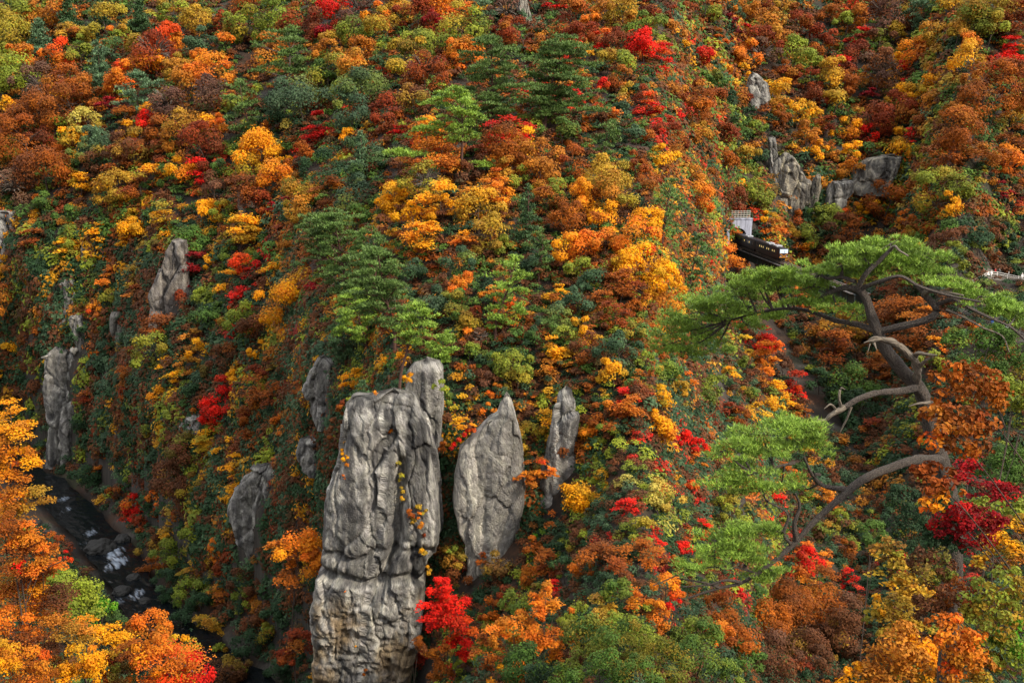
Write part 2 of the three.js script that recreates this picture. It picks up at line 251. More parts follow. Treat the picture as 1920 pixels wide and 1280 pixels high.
crag('rock_pillar', 'pale smooth rock pillar with a pointed peak and notch', [[751, 940, 960], [762, 934, 965], [778, 928, 969], [790, 924, 972], [796, 908, 973], [801, 902, 975], [814, 892, 978], [834, 872, 982], [855, 850, 986], [900, 843, 989], [950, 841, 990], [1000, 852, 978], [1034, 864, 966], [1080, 866, 960], [1150, 850, 975]], 104.5, 2.6, {
  nu: 190, nv: 200, tones: ['#999790', '#d0ccc1', '#5c5b57'], amp: 0.7, sharp: 0.36, edge: 0.5,
  fold: (v, s) => ({ block: 0.42, chip: 0.32, rib: 0.45, lump: lerp(0.08, 0.4, sstep(0.55, 0.8, v)), out: -0.8 * Math.exp(-Math.pow((s + 0.05 + 0.4 * (v - 0.35)) / 0.12, 2)) * sstep(0.3, 0.6, v) * 0.5 - 0.9 * Math.abs(s - 0.2), tan: 0.2 }) });
crag('rock_slab', 'flat shaded rock slab behind the tall pillar top', [[684, 772, 822], [700, 760, 828], [760, 752, 829], [830, 772, 828], [880, 785, 824]], 111.5, 2, { nu: 90, nv: 90, amp: 0.35, sharp: 0.35 });
crag('rock_slab', 'narrow cracked rock fin by the copper maples', [[736, 1054, 1072], [770, 1048, 1079], [812, 1044, 1073], [850, 1036, 1068], [885, 1024, 1092], [940, 1014, 1076], [1010, 1020, 1048]], 107.5, 1.6, { amp: 0.6, nu: 90, nv: 100 });
crag('rock_crag', 'grey broken rock beside the tall pillar, under dark pine', [[676, 590, 618], [700, 578, 632], [735, 568, 640], [780, 577, 622], [806, 590, 606]], wall(605, 740, 3), 2, { amp: 0.8 });
crag('rock_crag', 'small pale ledge rock in the shade beside the pillar', [[828, 560, 590], [850, 554, 612], [880, 566, 612], [895, 580, 604]], wall(585, 860, 3), 2, { amp: 0.7 });
crag('rock_crag', 'dark shaded rock wall above the lower gorge', [[880, 476, 520], [920, 440, 528], [960, 424, 526], [1000, 432, 520], [1040, 458, 516], [1075, 480, 510]], wall(470, 980, 1.7), 3, { amp: 1 });
crag('rock_cliff', 'tall grey cliff face beside the stream bend', [[654, 88, 138], [676, 74, 148], [710, 73, 156], [745, 79, 158], [775, 86, 148], [800, 88, 130], [840, 82, 130], [880, 84, 124]], wall(115, 760, 4.5), 4, { nu: 120, nv: 120, amp: 1.5, scale: 1.8 });
crag('rock_crag', 'slanting grey rock rib above the stream cliff', [[592, 128, 148], [630, 134, 160], [670, 148, 174], [716, 160, 178]], wall(150, 650, 1.7), 2, { amp: 0.9, scale: 1.4 });
crag('rock_crag', 'narrow pale rock tongue between dark shrubs', [[588, 204, 228], [620, 206, 236], [655, 216, 238], [705, 222, 234]], wall(222, 640, 1.7), 2, { amp: 0.9, scale: 1.4, tones: ['#85827a', '#aba79c', '#4a4845'] });
crag('rock_cliff', 'pale stepped cliff with red twigs across its foot', [[452, 318, 336], [478, 305, 340], [520, 292, 341], [556, 277, 356], [600, 276, 357], [645, 280, 345]], wall(315, 555, 3.5), 3, { nu: 110, nv: 120, amp: 1.2, scale: 1.6, tones: ['#7c7670', '#a49e96', '#47423f'] });
crag('rock_crag', 'small pale block of rock under yellow maple', [[466, 242, 264], [486, 243, 266], [508, 252, 262]], wall(254, 485, 1.4), 1.8, { amp: 0.6, nu: 60, nv: 40 });
crag('rock_crag', 'brown rock stub under the golden crowned maple', [[346, 446, 462], [378, 445, 472], [408, 450, 486], [434, 456, 480]], wall(462, 390, 1.4), 2, { amp: 0.8, nu: 60, nv: 60, tones: ['#7d7468', '#9a8f80', '#4a4440'] });
crag('rock_crag', 'half hidden grey rock below the ochre shrubs', [[782, 346, 380], [802, 334, 390], [826, 340, 386]], wall(362, 805, 1.4), 1.8, { amp: 0.7, nu: 60, nv: 40 });
crag('rock_crag', 'bluish grey rock on the far side of gorge rim', [[396, -14, 14], [440, -16, 28], [505, -16, 12]], wall(6, 440, 1.7), 2.4, { amp: 1, nu: 60, nv: 60 });
crag('rock_crag', 'small grey rock face between olive shrubs', [[452, 152, 168], [474, 149, 173], [500, 152, 168]], wall(160, 476, 1.4), 1.6, { amp: 0.7, nu: 50, nv: 40 });
crag('rock_crag', 'weathered grey rock above the slanting rib', [[526, 112, 136], [565, 112, 140], [618, 106, 134]], wall(122, 570, 1.4), 1.8, { amp: 0.8, nu: 60, nv: 60 });
crag('rock_crag', 'sunlit white rock at the top of the hill', [[-14, 968, 986], [14, 972, 994], [40, 982, 1002], [62, 988, 1012], [86, 1002, 1026]], wall(995, 40, 4), 2.5, { amp: 1.1, scale: 1.6, tones: ['#a8a49a', '#c6c1b4', '#77736b'] });
crag('rock_crag', 'grey crag high on the slope beyond the tunnel', [[136, 1410, 1422], [160, 1402, 1444], [196, 1404, 1447], [226, 1416, 1447], [250, 1430, 1441]], wall(1425, 190, 5), 3, { amp: 1.3, scale: 1.8, nu: 80, nv: 80 });
crag('rock_cliff', 'big two toned grey crag beyond the tunnel', [[288, 1474, 1486], [312, 1464, 1504], [345, 1462, 1519], [378, 1458, 1515], [402, 1464, 1498], [420, 1470, 1490]], wall(1490, 355, 6), 4, { nu: 120, nv: 110, amp: 1.5, scale: 2, tones: ['#86837c', '#c6bea8', '#43413f'] });
crag('rock_crag', 'thin dark rock spire against the big crag', [[258, 1443, 1458], [290, 1444, 1464], [330, 1447, 1472], [372, 1452, 1466]], wall(1456, 310, 7), 2, { amp: 0.9, scale: 1.6 });
crag('rock_crag', 'pale knob of rock right of the big crag', [[328, 1532, 1542], [352, 1522, 1542], [378, 1518, 1534], [398, 1514, 1530]], wall(1530, 360, 5.5), 2, { amp: 0.9, scale: 1.6, nu: 60, nv: 60, tones: ['#77746c', '#b0a893', '#3c3b39'] });
crag('rock_cliff', 'overhanging pale cliff band under yellow trees', [[292, 1672, 1704], [300, 1640, 1702], [310, 1616, 1699], [324, 1606, 1690], [340, 1599, 1676], [354, 1597, 1662], [366, 1602, 1668]], wall(1645, 330, 9), 4, { nu: 120, nv: 60, amp: 1.2, scale: 1.8, lean: 0.35, tones: ['#86837a', '#b5af9e', '#43413e'] });
crag('rock_crag', 'low broken rock below the overhanging cliff', [[340, 1566, 1606], [362, 1556, 1606], [382, 1552, 1590], [396, 1552, 1576]], wall(1578, 368, 7), 3, { amp: 1.1, scale: 1.6 });

// ---------------------------------------------------------------- the stream, its rapids and boulders
{
  const c = new THREE.CatmullRomCurve3(STREAM.map(([x, D]) => V(x, 0, -D))), N = 420, M = 48, P = [], C = [], I = [], U = [];
  const deep = lin('#0d1114'), foam = lin('#8b96a3'), q = new THREE.Color();
  const rapid = [[118, 934, 0.8], [126, 952, 0.8], [168, 998, 0.95], [160, 1014, 0.7], [214, 1036, 1.2], [218, 1054, 1.3], [256, 1112, 0.85], [220, 1130, 0.75], [246, 1144, 0.6]].map(([px, py, w]) => { const [a, b] = sight(px, py), D = -90.2 / b; return [a * D, D, w]; });
  for (let j = 0; j <= N; j++) { const p = c.getPoint(j / N), t = c.getTangent(j / N), w = 4.4 + 1.6 * noise(j / 14, 0, 0);
    for (let i = 0; i <= M; i++) { const s = i / M * 2 - 1, x = p.x - t.z * s * w, z = p.z + t.x * s * w; let r = 0; for (const [rx, rd, rw] of rapid) r = Math.max(r, rw * Math.exp(-(Math.pow(x - rx, 2) / 6 + Math.pow(-z - rd, 2) / 26)));
      const n1 = ridge(s * w / 0.9 + 0.6 * noise(x / 2, z / 2, 2), j / 17, 1, 4), k = sstep(0.56, 1.05, Math.min(1, r) * (0.3 + 0.95 * n1) + 0.3 * fbm(x * 2.6, z * 2, 3, 3));
      P.push(x, EYE - 90.4 + 0.22 * fbm(x / 2, z / 2, 0, 3) + 0.5 * k * (0.4 + 0.6 * noise(x, z, 5)), z); q.copy(deep).lerp(foam, k); C.push(q.r, q.g, q.b); U.push(x, z); } }
  for (let j = 0; j < N; j++) for (let i = 0; i < M; i++) { const a = j * (M + 1) + i, b = a + M + 1; I.push(a, a + 1, b, a + 1, b + 1, b); }
  const g = new THREE.BufferGeometry(); g.setAttribute('position', new THREE.Float32BufferAttribute(P, 3)); g.setAttribute('color', new THREE.Float32BufferAttribute(C, 3)); g.setAttribute('uv', new THREE.Float32BufferAttribute(U, 2)); g.setIndex(I); g.computeVertexNormals();
  const m = part('stream', g, std({ vertexColors: true, roughness: 0.16 }), scene); m.userData.kind = 'structure'; m.userData.label = 'dark mountain stream with white rapids in the gorge bottom';
  const bm = std({ color: lin('#232321'), map: rockTex, roughness: 0.8 });
  const spots = [[188, 1028, 26, 'large dark boulder between two white rapids'], [62, 980, 14, 'pale boulder at the orange bank of the stream'], [250, 1082, 12, 'dark boulder below the bright white rapid'], [230, 1010, 14, 'dark boulder against the far bank'], [228, 1108, 16, 'broad dark boulder splitting the lower stream'], [270, 1126, 11, 'boulder beside the last white rapid']];
  for (const [px, py, pr, label] of spots) {
    const [a, b] = sight(px, py), D = -90.2 / b, ctr = V(a * D, EYE - 90.5, -D), r = pr * mpp(ctr), ge = new THREE.IcosahedronGeometry(1, 7), p = ge.attributes.position;
    for (let i = 0; i < p.count; i++) { const v = V().fromBufferAttribute(p, i), k = 1 + 0.35 * fbm(v.x * 1.6 + px, v.y * 1.6, v.z * 1.6, 3) + 0.1 * ridge(v.x * 3, v.y * 3 + py, v.z * 3, 2); p.setXYZ(i, v.x * k * r, v.y * k * r * 0.75, v.z * k * r); }
    ge.computeVertexNormals(); const o = part(numbered('boulder'), ge, bm, scene); o.position.copy(ctr); tag(o, label, 'boulder', 'boulders in the stream');
  }
}
// ---------------------------------------------------------------- trees
const LEAF = { // leaf colours, two tones each
  Y: ['#f0ac12', '#e09a10'], y: ['#b9902a', '#9c8426'], T: ['#cdbc56', '#aaa048'], L: ['#8b942c', '#737f2c'], O: ['#dc721a', '#d0841c'], o: ['#bd7a22', '#a86a20'],
  R: ['#e4220c', '#c81c10'], r: ['#8e3a16', '#7a3012'], C: ['#a00c18', '#7c0c12'], U: ['#9c530f', '#864610'], W: ['#704224', '#5c3a22'], G: ['#56742c', '#48642a'],
  D: ['#314c2c', '#2a4228'], E: ['#4c6444', '#3e563c'], P: ['#70503c', '#5e4034'], V: ['#6ea626', '#558c22'],
};
Object.assign(LEAF, { pG: ['#627e36', '#52702e'], pV: ['#8ba934', '#729232'], pD: ['#4a6a38', '#3d5c34'], pE: ['#648258', '#527350'] });
for (const k in LEAF) LEAF[k] = LEAF[k].map(lin);
const COLOUR = { Y: 'golden yellow', y: 'dull ochre yellow', T: 'pale straw yellow', L: 'olive green', O: 'bright orange', o: 'ochre orange', R: 'bright red', r: 'brick red', C: 'deep crimson', U: 'rust coloured', W: 'brown', G: 'green', D: 'dark green', E: 'grey green', P: 'bare purplish', V: 'fresh green' };
const KIND = { m: ['maple_tree', 'maple', 'tree', 'autumn maples'], b: ['broadleaf_tree', 'round crowned tree', 'tree', 'round crowned autumn trees'], s: ['shrub', 'shrub', 'shrub', 'shrubs on rocks and slopes'], t: ['bare_tree', 'twiggy tree', 'tree', 'half bare trees'], p: ['pine_tree', 'pine', 'tree', 'pines of the gorge'], c: ['conifer_tree', 'conifer', 'tree', 'dense conifers'] };
const leafMat = new THREE.MeshPhysicalMaterial({ vertexColors: true, roughness: 0.75, specularIntensity: 0.25, transmission: 0.3, thickness: 0, side: THREE.DoubleSide });
const needleMat = std({ vertexColors: true, roughness: 0.7, side: THREE.DoubleSide });
const barkTex = dataTex(256, (u, v) => { const r = wrapN(u, v, 10, 4, 3), w = 165 + 150 * r; return [w, w * 0.96, w * 0.92]; }, true);
const barkMat = std({ color: lin('#74655a'), map: barkTex, bumpMap: barkTex, bumpScale: 0.02 });
const pineBarkMat = std({ color: lin('#7a5648'), map: barkTex, bumpMap: barkTex, bumpScale: 0.02 });
const paleBarkMat = std({ color: lin('#9a9188'), map: barkTex, bumpMap: barkTex, bumpScale: 0.02 });
const MATE = { Y: 'YOyL', y: 'YLoW', T: 'yL', L: 'yGoL', O: 'YUoR', o: 'yUOL', R: 'rOR', r: 'UWo', C: 'rCR', U: 'oWrO', W: 'UyPL', G: 'LGDy', D: 'GED', E: 'DGL', P: 'WUP', V: 'LG' };   // what a turning crown turns into
const SITES = [];                                     // every tree set down: where, how large, what colour (the undergrowth takes its tints from them)

const leafPx = (D) => D > 230 ? 3.9 : D > 150 ? 4.1 : D > 80 ? lerp(5.0, 4.1, (D - 80) / 70) : D > 40 ? lerp(5.8, 5.0, (D - 40) / 40) : 7.2;
// one mass of foliage: lobes (rounded) or pads (layered), centre c, radius r
function foliage(L, c, r, D, kind, col, fill, px) {
  const s = (px || leafPx(D)) * D * 1.02 / F, A = 0.42 * s * s, two = D < 70;
  r *= kind === 's' ? 1.2 : 1.36; const rp = r / (D / F), layered = kind === 'm' && rnd() < 0.62, nl = kind === 's' ? clamp(rp / 6, 3, 6) | 0 : clamp(rp / (layered ? 4.4 : 4.2), 6, 28) | 0;
  const want = Math.min(60000, fill * Math.PI * r * r / A) / (two ? 1.25 : 1), per = Math.ceil(want / nl);
  const A0 = LEAF[col], B0 = LEAF[MATE[col][(rnd() * MATE[col].length) | 0]], hue = rr(-1, 1), turn = rnd() < 0.3 ? 0.75 : 0.35, wx = rr(0.82, 1.22), wy = rr(0.72, 1.18);
  for (let k = 0; k < nl; k++) {
    let a = rnd() * 6.283, h = rr(-0.75, 1), q = Math.sqrt(1 - Math.min(1, h * h)) , far = Math.pow(rnd(), 0.7), R0 = lerp(0.3, 0.98, far) * r;
    if (k === 0) { h = 0.95; q = 0.2; }
    let lx = Math.cos(a) * q * R0 * wx, ly = h * R0 * (layered ? 0.95 : 0.9) * wy, lz = Math.sin(a) * q * R0;
    if (lz < 0) lz *= 0.75;
    const mate = rnd() < turn ? rr(0.15, 0.75) : 0, t0 = A0[0].clone().lerp(B0[0], mate), t1 = A0[1].clone().lerp(B0[1], mate);
    const lr = r * (layered ? rr(0.34, 0.58) : lerp(0.54, 0.22, far) * rr(0.85, 1.2)), flat = layered ? rr(0.22, 0.46) : 0.85, dv = rr(0.78, 1.14), mix0 = clamp(rr(-0.2, 1.1), 0, 1), ph = rnd() * 6.28, lob = 3 + (rnd() * 3 | 0), tx = layered ? (lx / r) * 0.35 : 0, tz = layered ? (lz / r) * 0.35 : 0;
    for (let i = 0; i < per; i++) {
      let dx = gs(), dy = gs(), dz = gs(); const l = Math.hypot(dx, dy, dz) || 1; dx /= l; dy /= l; dz /= l;
      if (!layered) { if (dy < -0.35 && rnd() < 0.8) dy = -dy; if (dz < -0.4 && rnd() < 0.55) dz = -dz; if (dx * lx + dy * ly + dz * lz < -0.3 * r && rnd() < 0.8) { dx = -dx; dy = -dy; dz = -dz; } }
      const az = Math.atan2(dz, dx), rag = 1 + 0.3 * Math.sin(az * lob + ph), rad = lr * (layered ? Math.pow(rnd(), 0.45) * rag : (rnd() < 0.16 ? rr(1, 1.36) : 0.68 + 0.42 * rnd()) * (0.86 + 0.14 * rag));
      const jx = c.x + lx + dx * rad, jz = c.z + lz + dz * rad, jy = c.y + ly + dy * rad * flat - (dx * tx + dz * tz) * rad;
      const m = clamp(mix0 + rr(-0.35, 0.35), 0, 1), b = dv * rr(0.72, 1.22), w = 1 + hue * 0.05 + rr(-0.09, 0.09);
      const nx = layered ? rr(-0.6, 0.6) + dx * 0.3 : dx + rr(-0.6, 0.6), ny = layered ? 1 : dy + rr(-0.3, 0.8), nz = layered ? rr(-0.5, 0.7) : dz + rr(-0.6, 0.6);
      L.leaf(jx, jy, jz, nx, ny, nz, s * rr(0.75, 1.3), s * rr(0.55, 0.85), lerp(t0.r, t1.r, m) * b, lerp(t0.g, t1.g, m) * b * w, lerp(t0.b, t1.b, m) * b, two);
    }
  }
}
function limbs(T, base, crown, r, n, R0) {            // a trunk that bends up into the crown and limbs that leave it
  const H = Math.max(crown.y - base.y, 0.5), lean = V(rr(-0.06, 0.06) * H, H * 0.5, rr(-0.06, 0.06) * H), mid = base.clone().lerp(crown, 0.5); mid.y = base.y + lean.y; mid.x += lean.x; mid.z += lean.z;
  const top = crown.clone().add(V(rr(-0.2, 0.2) * r, r * 0.4, rr(-0.2, 0.2) * r)); const [p, q] = curve([base, mid, crown, top], R0, R0 * 0.22, 9); T.add(p, q, 6);
  for (let k = 0; k < n; k++) { const a = k / n * 6.283 + rr(-0.4, 0.4), s = p[4 + (rnd() * 4 | 0)], e = crown.clone().add(V(Math.cos(a) * r * rr(0.6, 1.2), rr(-0.35, 0.75) * r, Math.sin(a) * r * rr(0.6, 1.2))), mm = s.clone().lerp(e, 0.5).add(V(0, r * 0.12, 0)); const [bp, br] = curve([s, mm, e], R0 * 0.42, R0 * 0.09, 5); T.add(bp, br, 4); }
}
function addTree(kind, col, blobs, opt = {}) {
  const [px, py, pr] = blobs[0];
  let p;
  if (opt.D) p = at(px, py, opt.D);
  else { const hp = pr / F * (kind === 's' ? 0.5 : 1.15); p = land(px, py, kind === 's' ? 0.2 : 0.8, hp); }
  const D = -p.z, m = mpp(p), r = pr * m, gy = opt.hang ? p.y - r * 1.1 : ground(p.x, D), base = V(p.x + rr(-0.3, 0.3) * r, Math.min(gy, p.y - r * 0.6), p.z - (opt.D ? 0 : r * 0.25));
  if (opt.D && opt.D < 36) base.set(p.x + 3.2, p.y - 3.6, p.z - 1); else if (opt.D && base.y < p.y - 22) base.y = p.y - 22;
  const [nm0, word, cat, group] = KIND[kind], nm = kind === 'b' && pr < 21 ? 'small_tree' : kind === 'm' && pr < 16 ? 'small_maple' : nm0, t = thing(nm, '', cat, base, group);
  const L = new Leaves(), T = new Tubes(), O = V().sub(base), twig = kind === 't';
  blobs.forEach(([bx, by, br], i) => {
    const c = i ? at(bx, by, D - rr(-0.3, 0.35) * br * m) : p.clone(); c.add(O);
    const R = br * m, f = (opt.fill || 2.3) * 1.15 * (twig ? 0.75 : 1);
    foliage(L, c, R, D, kind === 't' ? 'b' : kind, opt.cols ? opt.cols[i % opt.cols.length] : col, f, opt.px);
    const b0 = i ? V(c.x * 0.4, Math.max(c.y * 0.35, c.y - R * 3), c.z * 0.4) : V(0, 0, 0);
    if (opt.D < 36) { if (!i) { const [bp, br] = curve([b0, V(c.x * 0.7, c.y * 0.75, c.z * 0.5), c], 0.018, 0.009, 8); T.add(bp, br, 5); } else { const c0 = p.clone().add(O), [bp, br] = curve([c0.clone().add(V(0, -0.1, 0)), c0.clone().lerp(c, 0.5).add(V(0, 0.05, 0)), c], 0.011, 0.005, 6); T.add(bp, br, 5); } }
    else if (kind === 's') limbs(T, V(c.x * 0.2, 0, c.z * 0.2), c, R * 0.8, 3, clamp(R * 0.035, 0.015, 0.08));
    else limbs(T, b0, c, R, twig ? 16 : clamp(3 + r * 0.6, 3, 8) | 0, clamp(R * 0.05, 0.05, 0.3) * (i ? 0.7 : 1));
  });
  if (twig) for (let k = 0; k < 46; k++) { const c = p.clone().add(O), a = rnd() * 6.283, e = c.clone().add(V(Math.cos(a) * r * rr(0.6, 1), r * rr(-0.2, 0.9), Math.abs(Math.sin(a)) * r * rr(0.2, 1))), s = c.clone().lerp(e, rr(0.2, 0.5)); const [bp, br] = curve([s, s.clone().lerp(e, 0.5).add(V(0, 0.06 * r, 0)), e], 0.0007 * D, 0.0003 * D, 3); T.add(bp, br, 3); }
  part(kind === 's' ? 'stem' : 'trunk', T.geo(), twig ? paleBarkMat : barkMat, t);
  part(kind === 's' ? 'foliage' : 'crown', L.geo(), leafMat, t);
  SITES.push({ t, kind, col, x: p.x, y: p.y, D, px, py, pr, word });
  return t;
}
let BLADE = 0.24;
// needles: tufts of thin blades
function needles(L, x, y, z, s, col, own, ux = 0, uz = 0) {
  const [t0, t1] = LEAF['p' + col], m = rnd(), b = rr(0.75, 1.2) * own, r = lerp(t0.r, t1.r, m) * b, g = lerp(t0.g, t1.g, m) * b, c = lerp(t0.b, t1.b, m) * b;
  for (let k = 0; k < 3; k++) {
    const dx = rr(-0.9, 0.9) + ux, dy = rr(0.1, 1), dz = rr(-0.8, 0.8) + uz, l = s / (Math.hypot(dx, dy, dz) || 1), wx = rr(-BLADE, BLADE) * s, wz = rr(-BLADE, BLADE) * s;
    L.tri(x - wx, y, z - wz, x + wx, y, z + wz, x + dx * l, y + dy * l, z + dz * l, r, g, c);
  }
}
function pad(L, c, rx, ry, rz, col, dens, s, tilt = 0, own = 1) { // a cloud-shaped shelf of needles, domed on top
  const A = Math.PI * rx * rz, n = Math.ceil(dens * A / (s * s)), ph = rnd() * 6.28, ph2 = rnd() * 6.28;
  for (let i = 0; i < n; i++) {
    const a = rnd() * 6.283, q = Math.pow(rnd(), 0.55) * (1 + 0.16 * Math.sin(a * 5 + ph) + 0.1 * Math.sin(a * 9 + ph2)), dx = Math.cos(a) * q, dz = Math.sin(a) * q, dome = 1 - q * q * 0.75;
    const wav = 0.32 * noise(c.x + dx * rx * 6 / (rx + 0.1), ph, dz * 4);
    needles(L, c.x + dx * rx, c.y + ry * (dome * rr(0.15, 1) - 0.35 + wav) + dx * tilt * rx, c.z + dz * rz, s * rr(0.7, 1.25), col, rr(0.85, 1.12) * own, dx * 0.5, dz * 0.5);
  }
}
// a red pine: crown box cx,cy,rx,ry in the photograph, foot at bx,by
function pine(col, cx, cy, rx, ry, bx, by, opt = {}) {
  const foot = opt.D ? at(bx, by, opt.D) : land(bx, by, 0, 0, 60); if (!opt.float) foot.y = Math.min(foot.y, ground(foot.x, -foot.z) + 0.3);
  const D = -foot.z, m = mpp(foot), H = (by - (cy - ry)) * m, conic = opt.conic, k0 = conic ? 'c' : 'p', [nm, word, cat, group] = KIND[k0];
  const t = thing(nm, '', cat, foot, group), L = new Leaves(), T = new Tubes(), ox = (cx - bx) * m, oy = (by - cy) * m, X = rx * m, Y = ry * m, R0 = clamp(H * 0.018, 0.12, 0.42);
  const tp = [V(0, -1, 0), V(ox * 0.12 + rr(-0.02, 0.02) * H, H * 0.3, 0), V(ox * 0.5 + rr(-0.03, 0.03) * H, H * 0.62, 0.02 * H), V(ox, H * 0.97, 0)], [p, q] = curve(tp, R0, R0 * 0.2, 18); T.add(p, q, 8);
  const s = (opt.px || 5.2) * m, n = opt.n || (conic ? 26 : clamp(rx / 3.6, 9, 28) | 0);
  for (let k = 0; k < n; k++) {
    const v = (k + 0.5) / n, side = k * 2.4 + rr(-0.5, 0.5);
    const wide = conic ? 0.12 + 0.88 * v : 0.28 + 0.72 * Math.pow(Math.sin(Math.PI * clamp(0.18 + v * 0.72, 0, 1)), 0.8);
    const out = wide * (conic ? 0.55 : rr(0.35, 0.72)), h = oy + Y * (1 - 2 * v) * 0.93, pc = V(ox * clamp(h / H, 0, 1) + Math.cos(side) * X * out, h, Math.sin(side) * X * out * 0.85);
    if (k === 0) { pc.x = ox; pc.z = 0; }
    const pr = X * (conic ? 0.42 * wide + 0.08 : rr(0.26, 0.4) * (0.6 + 0.4 * wide));
    for (let w = 0; w < 6; w++) {
      const f = conic ? rr(0.2, 1.05) : rr(0.35, 1.2), q = pr * rr(0.36, 0.62), c = V(lerp(ox * clamp(h / H, 0, 1), pc.x, f) + rr(-0.5, 0.5) * pr, pc.y + rr(-0.28, 0.28) * pr - (f > 1 ? 0.12 * pr : 0), pc.z * f + rr(-0.5, 0.5) * pr);
      pad(L, c, q, Math.max(q * 0.3, s * 1.1), q * 0.85, col, (opt.dens || 3.6) * 0.8, s, rr(-0.2, 0.2), rr(0.72, 1.12));
    }
    const st = p[clamp(Math.round(clamp((h - pr * 0.25) / H, 0.1, 0.95) * 18) - (conic ? 0 : 1), 1, 17)], mid = st.clone().lerp(pc, 0.55); mid.y += (pc.y - st.y) * -0.15;
    const [bp, br] = curve([st, mid, pc.clone().add(V(0, -pr * 0.06, 0))], R0 * 0.36, R0 * 0.1, 5); T.add(bp, br, 5);
  }
  for (const [ex, ey, ew, eh] of opt.extra || []) { // low boughs reaching out on their own
    const pc = V((ex - bx) * m, (by - ey) * m, rr(0, 0.15) * X), st = p[clamp(Math.round((by - ey) * m / H * 18) - 1, 1, 17)], mid = st.clone().lerp(pc, 0.6).add(V(0, -0.012 * H, 0));
    const [bp, br] = curve([st, mid, pc], R0 * 0.42, R0 * 0.12, 7); T.add(bp, br, 5);
    for (let k = 0; k < 4; k++) pad(L, pc.clone().add(V(rr(-0.6, 0.6) * ew * m, rr(-0.5, 0.5) * eh * m, rr(-0.3, 0.3) * ew * m)), ew * m * 0.55, eh * m * 0.6, ew * m * 0.45, col, 2.4, s);
  }
  for (let k = 0; k < (opt.snags || 0); k++) { const st = p[8 + (rnd() * 8 | 0)], a = rnd() * 6.28, e = st.clone().add(V(Math.cos(a) * X * rr(0.4, 0.9), Y * rr(-0.1, 0.5), Math.abs(Math.sin(a)) * X * 0.5)); const [bp, br] = curve([st, st.clone().lerp(e, 0.5).add(V(0, -0.06 * Y, 0)), e], R0 * 0.3, R0 * 0.07, 5); T.add(bp, br, 5); }
  part('trunk', T.geo(), opt.pale ? paleBarkMat : pineBarkMat, t); part('crown', L.geo(), needleMat, t);
  SITES.push({ t, kind: k0, col, x: foot.x + ox, y: foot.y + oy, D, px: cx, py: cy, pr: Math.max(rx, ry) * 0.8, word, evergreen: true });
  return t;
}
// reads a line such as «bY 1340 250 110 +1420 350 110, sR 20 30 12» : kind, colour, place and radius read off a threefold enlargement whose corner is at ox,oy
function plant(ox, oy, text, opt = {}) {
  for (const item of text.split(',')) {
    const w = item.trim(); if (!w) continue;
    const blobs = w.slice(2).split('+').map((b) => { const [x, y, r] = b.trim().split(/\s+/).map(Number); return [ox + x / 3, oy + y / 3, r / 3]; });
    addTree(w[0], w[1], blobs, opt);
  }
}
// ---------------------------------------------------------------- pines and conifers that stand out
pine('G', 547, 98, 72, 44, 545, 186, { pale: true, n: 12, snags: 8, extra: [[492, 132, 22, 10], [592, 138, 26, 12]] });
pine('G', 455, 200, 48, 48, 468, 268, { extra: [[462, 245, 34, 14]] });
pine('G', 920, 152, 94, 80, 918, 262, { n: 20, snags: 5 });
pine('G', 1060, 150, 106, 74, 1017, 262, { n: 24, snags: 6, extra: [[1110, 205, 36, 14]] });
pine('V', 862, 220, 82, 50, 866, 352, { n: 16, extra: [[770, 292, 46, 16], [905, 308, 28, 9], [800, 245, 36, 12]] });
pine('G', 1150, 268, 46, 46, 1127, 318, { n: 12, extra: [[1178, 318, 26, 14]] });
pine('G', 1255, 385, 52, 52, 1240, 475, { n: 10, snags: 6 });
pine('G', 1310, 488, 40, 52, 1293, 568, { n: 14 });
pine('G', 632, 478, 94, 84, 662, 620, { n: 22, px: 5, snags: 4 });
pine('G', 596, 440, 52, 40, 600, 520, { n: 16, px: 5.2 });
pine('V', 668, 592, 70, 50, 690, 690, { n: 16, px: 5 });
pine('G', 714, 540, 92, 76, 740, 680, { n: 22, px: 5, snags: 6 });
pine('G', 700, 468, 44, 46, 704, 560, { n: 16, px: 5.2 });
pine('V', 790, 602, 56, 42, 746, 757, { n: 18, px: 5.6, D: 109, snags: 4, float: true });
pine('V', 968, 548, 60, 72, 928, 650, { n: 18, px: 5.2, snags: 8 });
pine('E', 268, 176, 58, 42, 258, 222, { n: 13 });
pine('D', 717, 128, 40, 24, 717, 158, { n: 9 });
pine('E', 897, 22, 48, 36, 898, 48, { n: 10 });
pine('E', 980, 35, 20, 14, 981, 60, { n: 8 });
pine('E', 1012, 48, 20, 15, 1010, 72, { n: 8 });
pine('D', 682, 738, 36, 26, 684, 762, { n: 10, px: 5.6, D: 111, float: true });
pine('V', 838, 652, 46, 32, 820, 696, { n: 16, px: 5.2 });
pine('D', 640, 640, 54, 40, 655, 700, { n: 16, px: 5.2 });
pine('G', 1035, 612, 30, 18, 1020, 640, { n: 8, px: 5.6 });
pine('G', 1015, 470, 34, 44, 1012, 540, { n: 12 });
pine('D', 990, 408, 42, 66, 986, 490, { conic: true });
pine('E', 190, 130, 46, 52, 192, 186, { conic: true });
pine('D', 130, 26, 38, 34, 130, 62, { conic: true });
pine('D', 190, 26, 36, 34, 192, 62, { conic: true });
pine('D', 265, 30, 40, 36, 262, 70, { conic: true });
pine('E', 78, 70, 40, 34, 76, 106, { conic: true });
pine('E', 185, 278, 32, 40, 184, 320, { conic: true });
pine('E', 680, 300, 40, 56, 672, 372, { conic: true });
pine('G', 1015, 255, 22, 14, 1012, 275, { n: 7 });
pine('E', 1728, 26, 44, 28, 1728, 60, { n: 10 });

